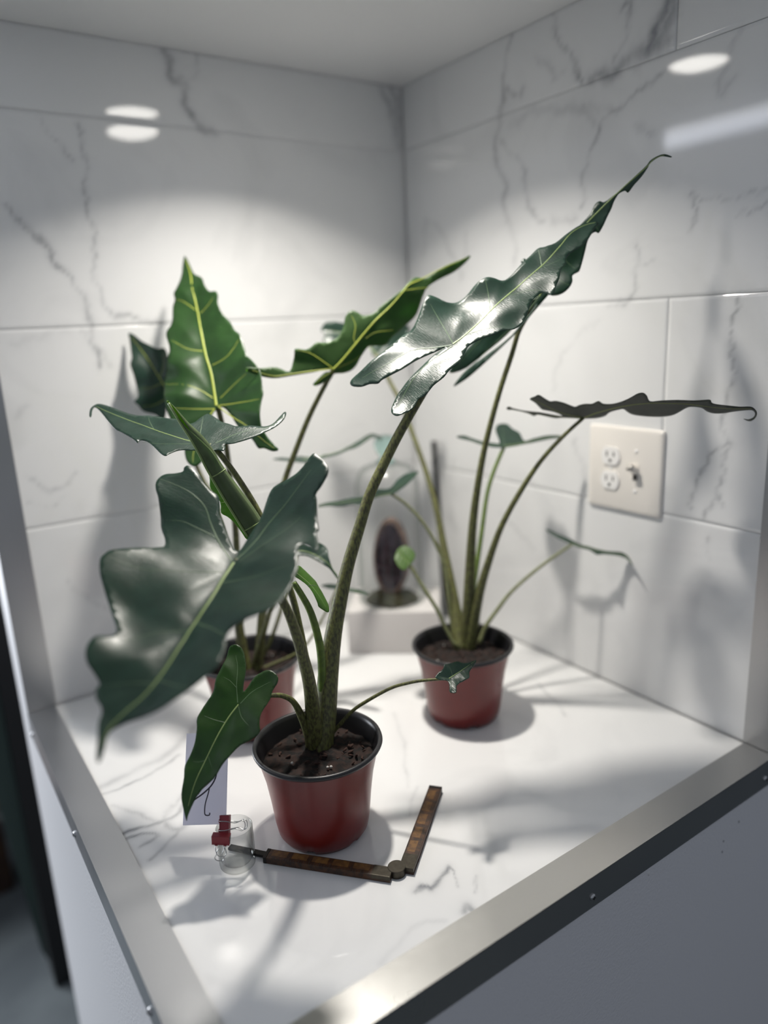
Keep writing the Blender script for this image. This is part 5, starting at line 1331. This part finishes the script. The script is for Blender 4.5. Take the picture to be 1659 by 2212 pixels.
A0, B0 = Vector((-0.6370, -0.5490, 0.0003)), Vector((-0.4065, -0.5718, 0.0003))
ruler_leg(A0, Vector((-0.5385, -0.6640, 0.0003)), 1, 0.0150)
ruler_leg(B0, Vector((-0.5245, -0.6680, 0.0003)), -1, 0.0160)
bm = bmesh.new()
lathe(bm, [(0, 0.0), (0.0100, 0.0), (0.0100, RT + 0.0006), (0.0096, RT + 0.0010), (0, RT + 0.0010)], hinge + Vector((0.0018, 0.0018, 0)), 40)
finish('hinge_knuckle', bm, M['brass'], ruler, angle=35)
bm = bmesh.new()
s0, s1 = Vector((-0.6350, -0.5480, 0.003)), Vector((-0.6640, -0.5090, 0.003))
d = (s1 - s0).normalized()
boxf(bm, s0, d, UP.cross(d), UP, (0, -0.0034, -0.001), ((s1 - s0).length, 0.0034, 0.0018), 0.0003)
finish('brass_slide', bm, M['brass_dark'], ruler, smooth=False)

# ------------------------------------------------------------------ little glass, clips, card
jc = (-0.6660, -0.5370, 0.0004)
bm = bmesh.new()
jr, jh = 0.0205, 0.050
lathe(bm, [(0, 0.0012), (jr - 0.006, 0.0006), (jr - 0.0025, 0.0), (jr - 0.0006, 0.002), (jr, 0.006), (jr, jh - 0.001), (jr - 0.0007, jh), (jr - 0.0014, jh - 0.001), (jr - 0.0016, 0.012), (jr - 0.004, 0.0075), (jr - 0.010, 0.0068), (0, 0.0075)], jc, 56)
tag(finish('small_glass', bm, M['glass_thick']), 'small clear glass cup beside the end of the ruler', 'glass')


def binder_clip(name, label, c, wdir, jdir, group, width=0.0195, closed=True):
    """c: middle of the spine; wdir along the clip, jdir from spine to jaws"""
    wdir, jdir = wdir.normalized(), jdir.normalized()
    tdir = wdir.cross(jdir).normalized()
    jdir = tdir.cross(wdir).normalized()
    root = thing(name, label, 'clip', tuple(c), group)
    sec = [(0.0, 0.0040), (0.0, -0.0040), (0.0100, -0.0011), (0.0112, -0.0014)]
    sec2 = [(0.0, -0.0040), (0.0, 0.0040), (0.0100, 0.0011), (0.0112, 0.0014)]
    bm = bmesh.new()
    t = 0.0005
    polys = [[(0, -0.0042), (0, 0.0042), (t * 1.4, 0.0040), (t * 1.4, -0.0040)],
             [(0, 0.0042), (0.0108, 0.0012), (0.0112, 0.0017), (0.0112 - t, 0.0020), (0.0102, 0.0012 + t), (0.0002, 0.0042 + t)],
             [(0, -0.0042), (0.0002, -0.0042 - t), (0.0102, -0.0012 - t), (0.0112 - t, -0.0020), (0.0112, -0.0017), (0.0108, -0.0012)]]
    for pl in polys:
        prism(bm, pl, c - wdir * width / 2, jdir, tdir, wdir, width)
    finish('clip_body', bm, M['clip_red'], root, smooth=False)
    bm = bmesh.new()
    for s in (-1, 1):
        prism(bm, [(0.0008, -0.0036), (0.0008, 0.0036), (0.0098, 0.0009), (0.0098, -0.0009)], c + wdir * (s * (width / 2 - 0.0002) - 0.0003), jdir, tdir, wdir, 0.0006)
    finish('dark_end', bm, M['clip_black'], root, smooth=False)
    for s in (-1, 1):
        pts = [(-0.0048, 0.0110, 0.0026), (-0.0046, 0.0040, 0.0040), (-0.0036, -0.0030, 0.0052), (-0.0030, -0.0080, 0.0052), (-0.0044, -0.0125, 0.0050), (-0.0052, -0.0150, 0.0048), (-0.0036, -0.0178, 0.0048), (0.0, -0.0186, 0.0048)]
        if not closed:                      # handles swung open past the jaws
            pts = [(-0.0048, 0.0110, 0.0026), (-0.0046, 0.0135, 0.0052), (-0.0034, 0.0165, 0.0066), (-0.0030, 0.0190, 0.0068), (-0.0044, 0.0218, 0.0060), (-0.0052, 0.0245, 0.0050), (-0.0036, 0.0272, 0.0042), (0.0, 0.0280, 0.0040)]
        pts = pts + [(-a, b, cc_) for a, b, cc_ in pts[-2::-1]]
        q = [tuple(c + wdir * a + jdir * b + tdir * s * k) + (0.00048,) for a, b, k in pts]
        bm = bmesh.new()
        tube(bm, catmull(q, 4), 8)
        finish('wire_handle', bm, M['wire'], root)
        bm = bmesh.new()
        for a in (-0.0048, 0.0048):
            tube(bm, [tuple(c + wdir * (a - 0.0016) + jdir * 0.0113 + tdir * s * 0.0018) + (0.0008,), tuple(c + wdir * (a + 0.0016) + jdir * 0.0113 + tdir * s * 0.0018) + (0.0008,)], 10)
        finish('curled_lip', bm, M['clip_red'], root)
    return root


CX = Vector((0.800, -0.600, 0.02)).normalized()            # across the card
CU = (UP + CX * 0.16 + Vector((0.34, 0.50, 0))).normalized()
CU = (CU - CX * CU.dot(CX)).normalized()
CN = CX.cross(CU)
card_bl = Vector(CARD_BL)
bm = bmesh.new()
boxf(bm, card_bl, CX, CU, CN, (0, 0, -0.0002), (0.0495, 0.0990, 0.0002))
card = tag(finish('name_card', bm, M['card'], smooth=False), 'upright white card with a thin drawn emblem, held by a red clip', 'card')


def stroke(pts, w, mat):
    bm = bmesh.new()
    q = catmull(pts, 5)
    rows = []
    for i, (x, y) in enumerate(q):
        a, b = q[max(0, i - 1)], q[min(len(q) - 1, i + 1)]
        dx, dy = b[0] - a[0], b[1] - a[1]
        m = math.hypot(dx, dy) or 1
        o = card_bl + CN * (CS * 0.00028)
        rows.append([bm.verts.new(o + CX * (x - dy / m * w) + CU * (y + dx / m * w)), bm.verts.new(o + CX * (x + dy / m * w) + CU * (y - dx / m * w))])
    for a, b in zip(rows, rows[1:]):
        bm.faces.new((a[0], a[1], b[1], b[0]))
    finish('drawn_line', bm, mat, card)


CS = 1 if CN.dot(FWD) < 0 else -1
mm = 0.001
stroke([(11 * mm, 26 * mm), (22 * mm, 33 * mm), (31 * mm, 41 * mm), (36 * mm, 50 * mm), (36 * mm, 58 * mm), (33 * mm, 63 * mm)], 0.00085, M['ink'])
stroke([(29 * mm, 38.5 * mm), (28 * mm, 33 * mm), (25 * mm, 22 * mm), (24.6 * mm, 13 * mm), (26 * mm, 10 * mm), (30 * mm, 10 * mm), (30.4 * mm, 12.5 * mm)], 0.00065, M['ink'])
stroke([(20 * mm, 38 * mm), (27 * mm, 43 * mm), (33 * mm, 50 * mm), (34 * mm, 55 * mm)], 0.00060, M['ink_pink'])
stroke([(19.5 * mm, 37.5 * mm), (18 * mm, 35 * mm), (16.5 * mm, 32 * mm)], 0.00055, M['ink_pink'])
stroke([(43.5 * mm, 71 * mm), (46.5 * mm, 70 * mm)], 0.00045, M['ink'])

GC = 'red binder clips at the small glass'
binder_clip('binder_clip', 'upper red binder clip gripping the edge of the white card', Vector(CLIP1), CU, -CX, GC, 0.0215)
binder_clip('binder_clip', 'lower red binder clip gripping the rim of the small glass', Vector(CLIP2), Vector((0.80, -0.56, -0.10)), Vector((-0.16, -0.06, -1.0)), GC, 0.0195, closed=False)

# ------------------------------------------------------------------ what shows of the room beyond
bm = bmesh.new()
box(bm, (-0.810, 0.403, -0.8998), (-0.52, 0.95, 0.9), 0.003)
cab = thing('tall_cabinet', 'tall black cabinet in the dark room left of the niche', 'cabinet', (-0.665, 0.68, -0.8998))
finish('carcass', bm, M['cabinet'], cab, smooth=False)
bm = bmesh.new()
q0, q1, q2, q3 = (Vector(v) for v in BOARD)
nn = (q1 - q0).cross(q2 - q0).normalized() * 0.012
vs_ = [bm.verts.new(v) for v in (q0, q1, q2, q3)] + [bm.verts.new(v + nn) for v in (q0, q1, q2, q3)]
for f in ((0, 1, 2, 3), (7, 6, 5, 4), (0, 4, 5, 1), (1, 5, 6, 2), (2, 6, 7, 3), (3, 7, 4, 0)):
    bm.faces.new([vs_[i] for i in f])
tag(finish('leaning_board', bm, M['board'], smooth=False), 'dark green grey board leaning beside the black cabinet', 'board')
bm = bmesh.new()
box(bm, (-1.30, 0.82, -0.8998), (-0.838, 1.2, -0.63), 0.006)
tag(finish('carton', bm, M['brown'], smooth=False), 'brown carton on the grey concrete floor beyond the board', 'box')
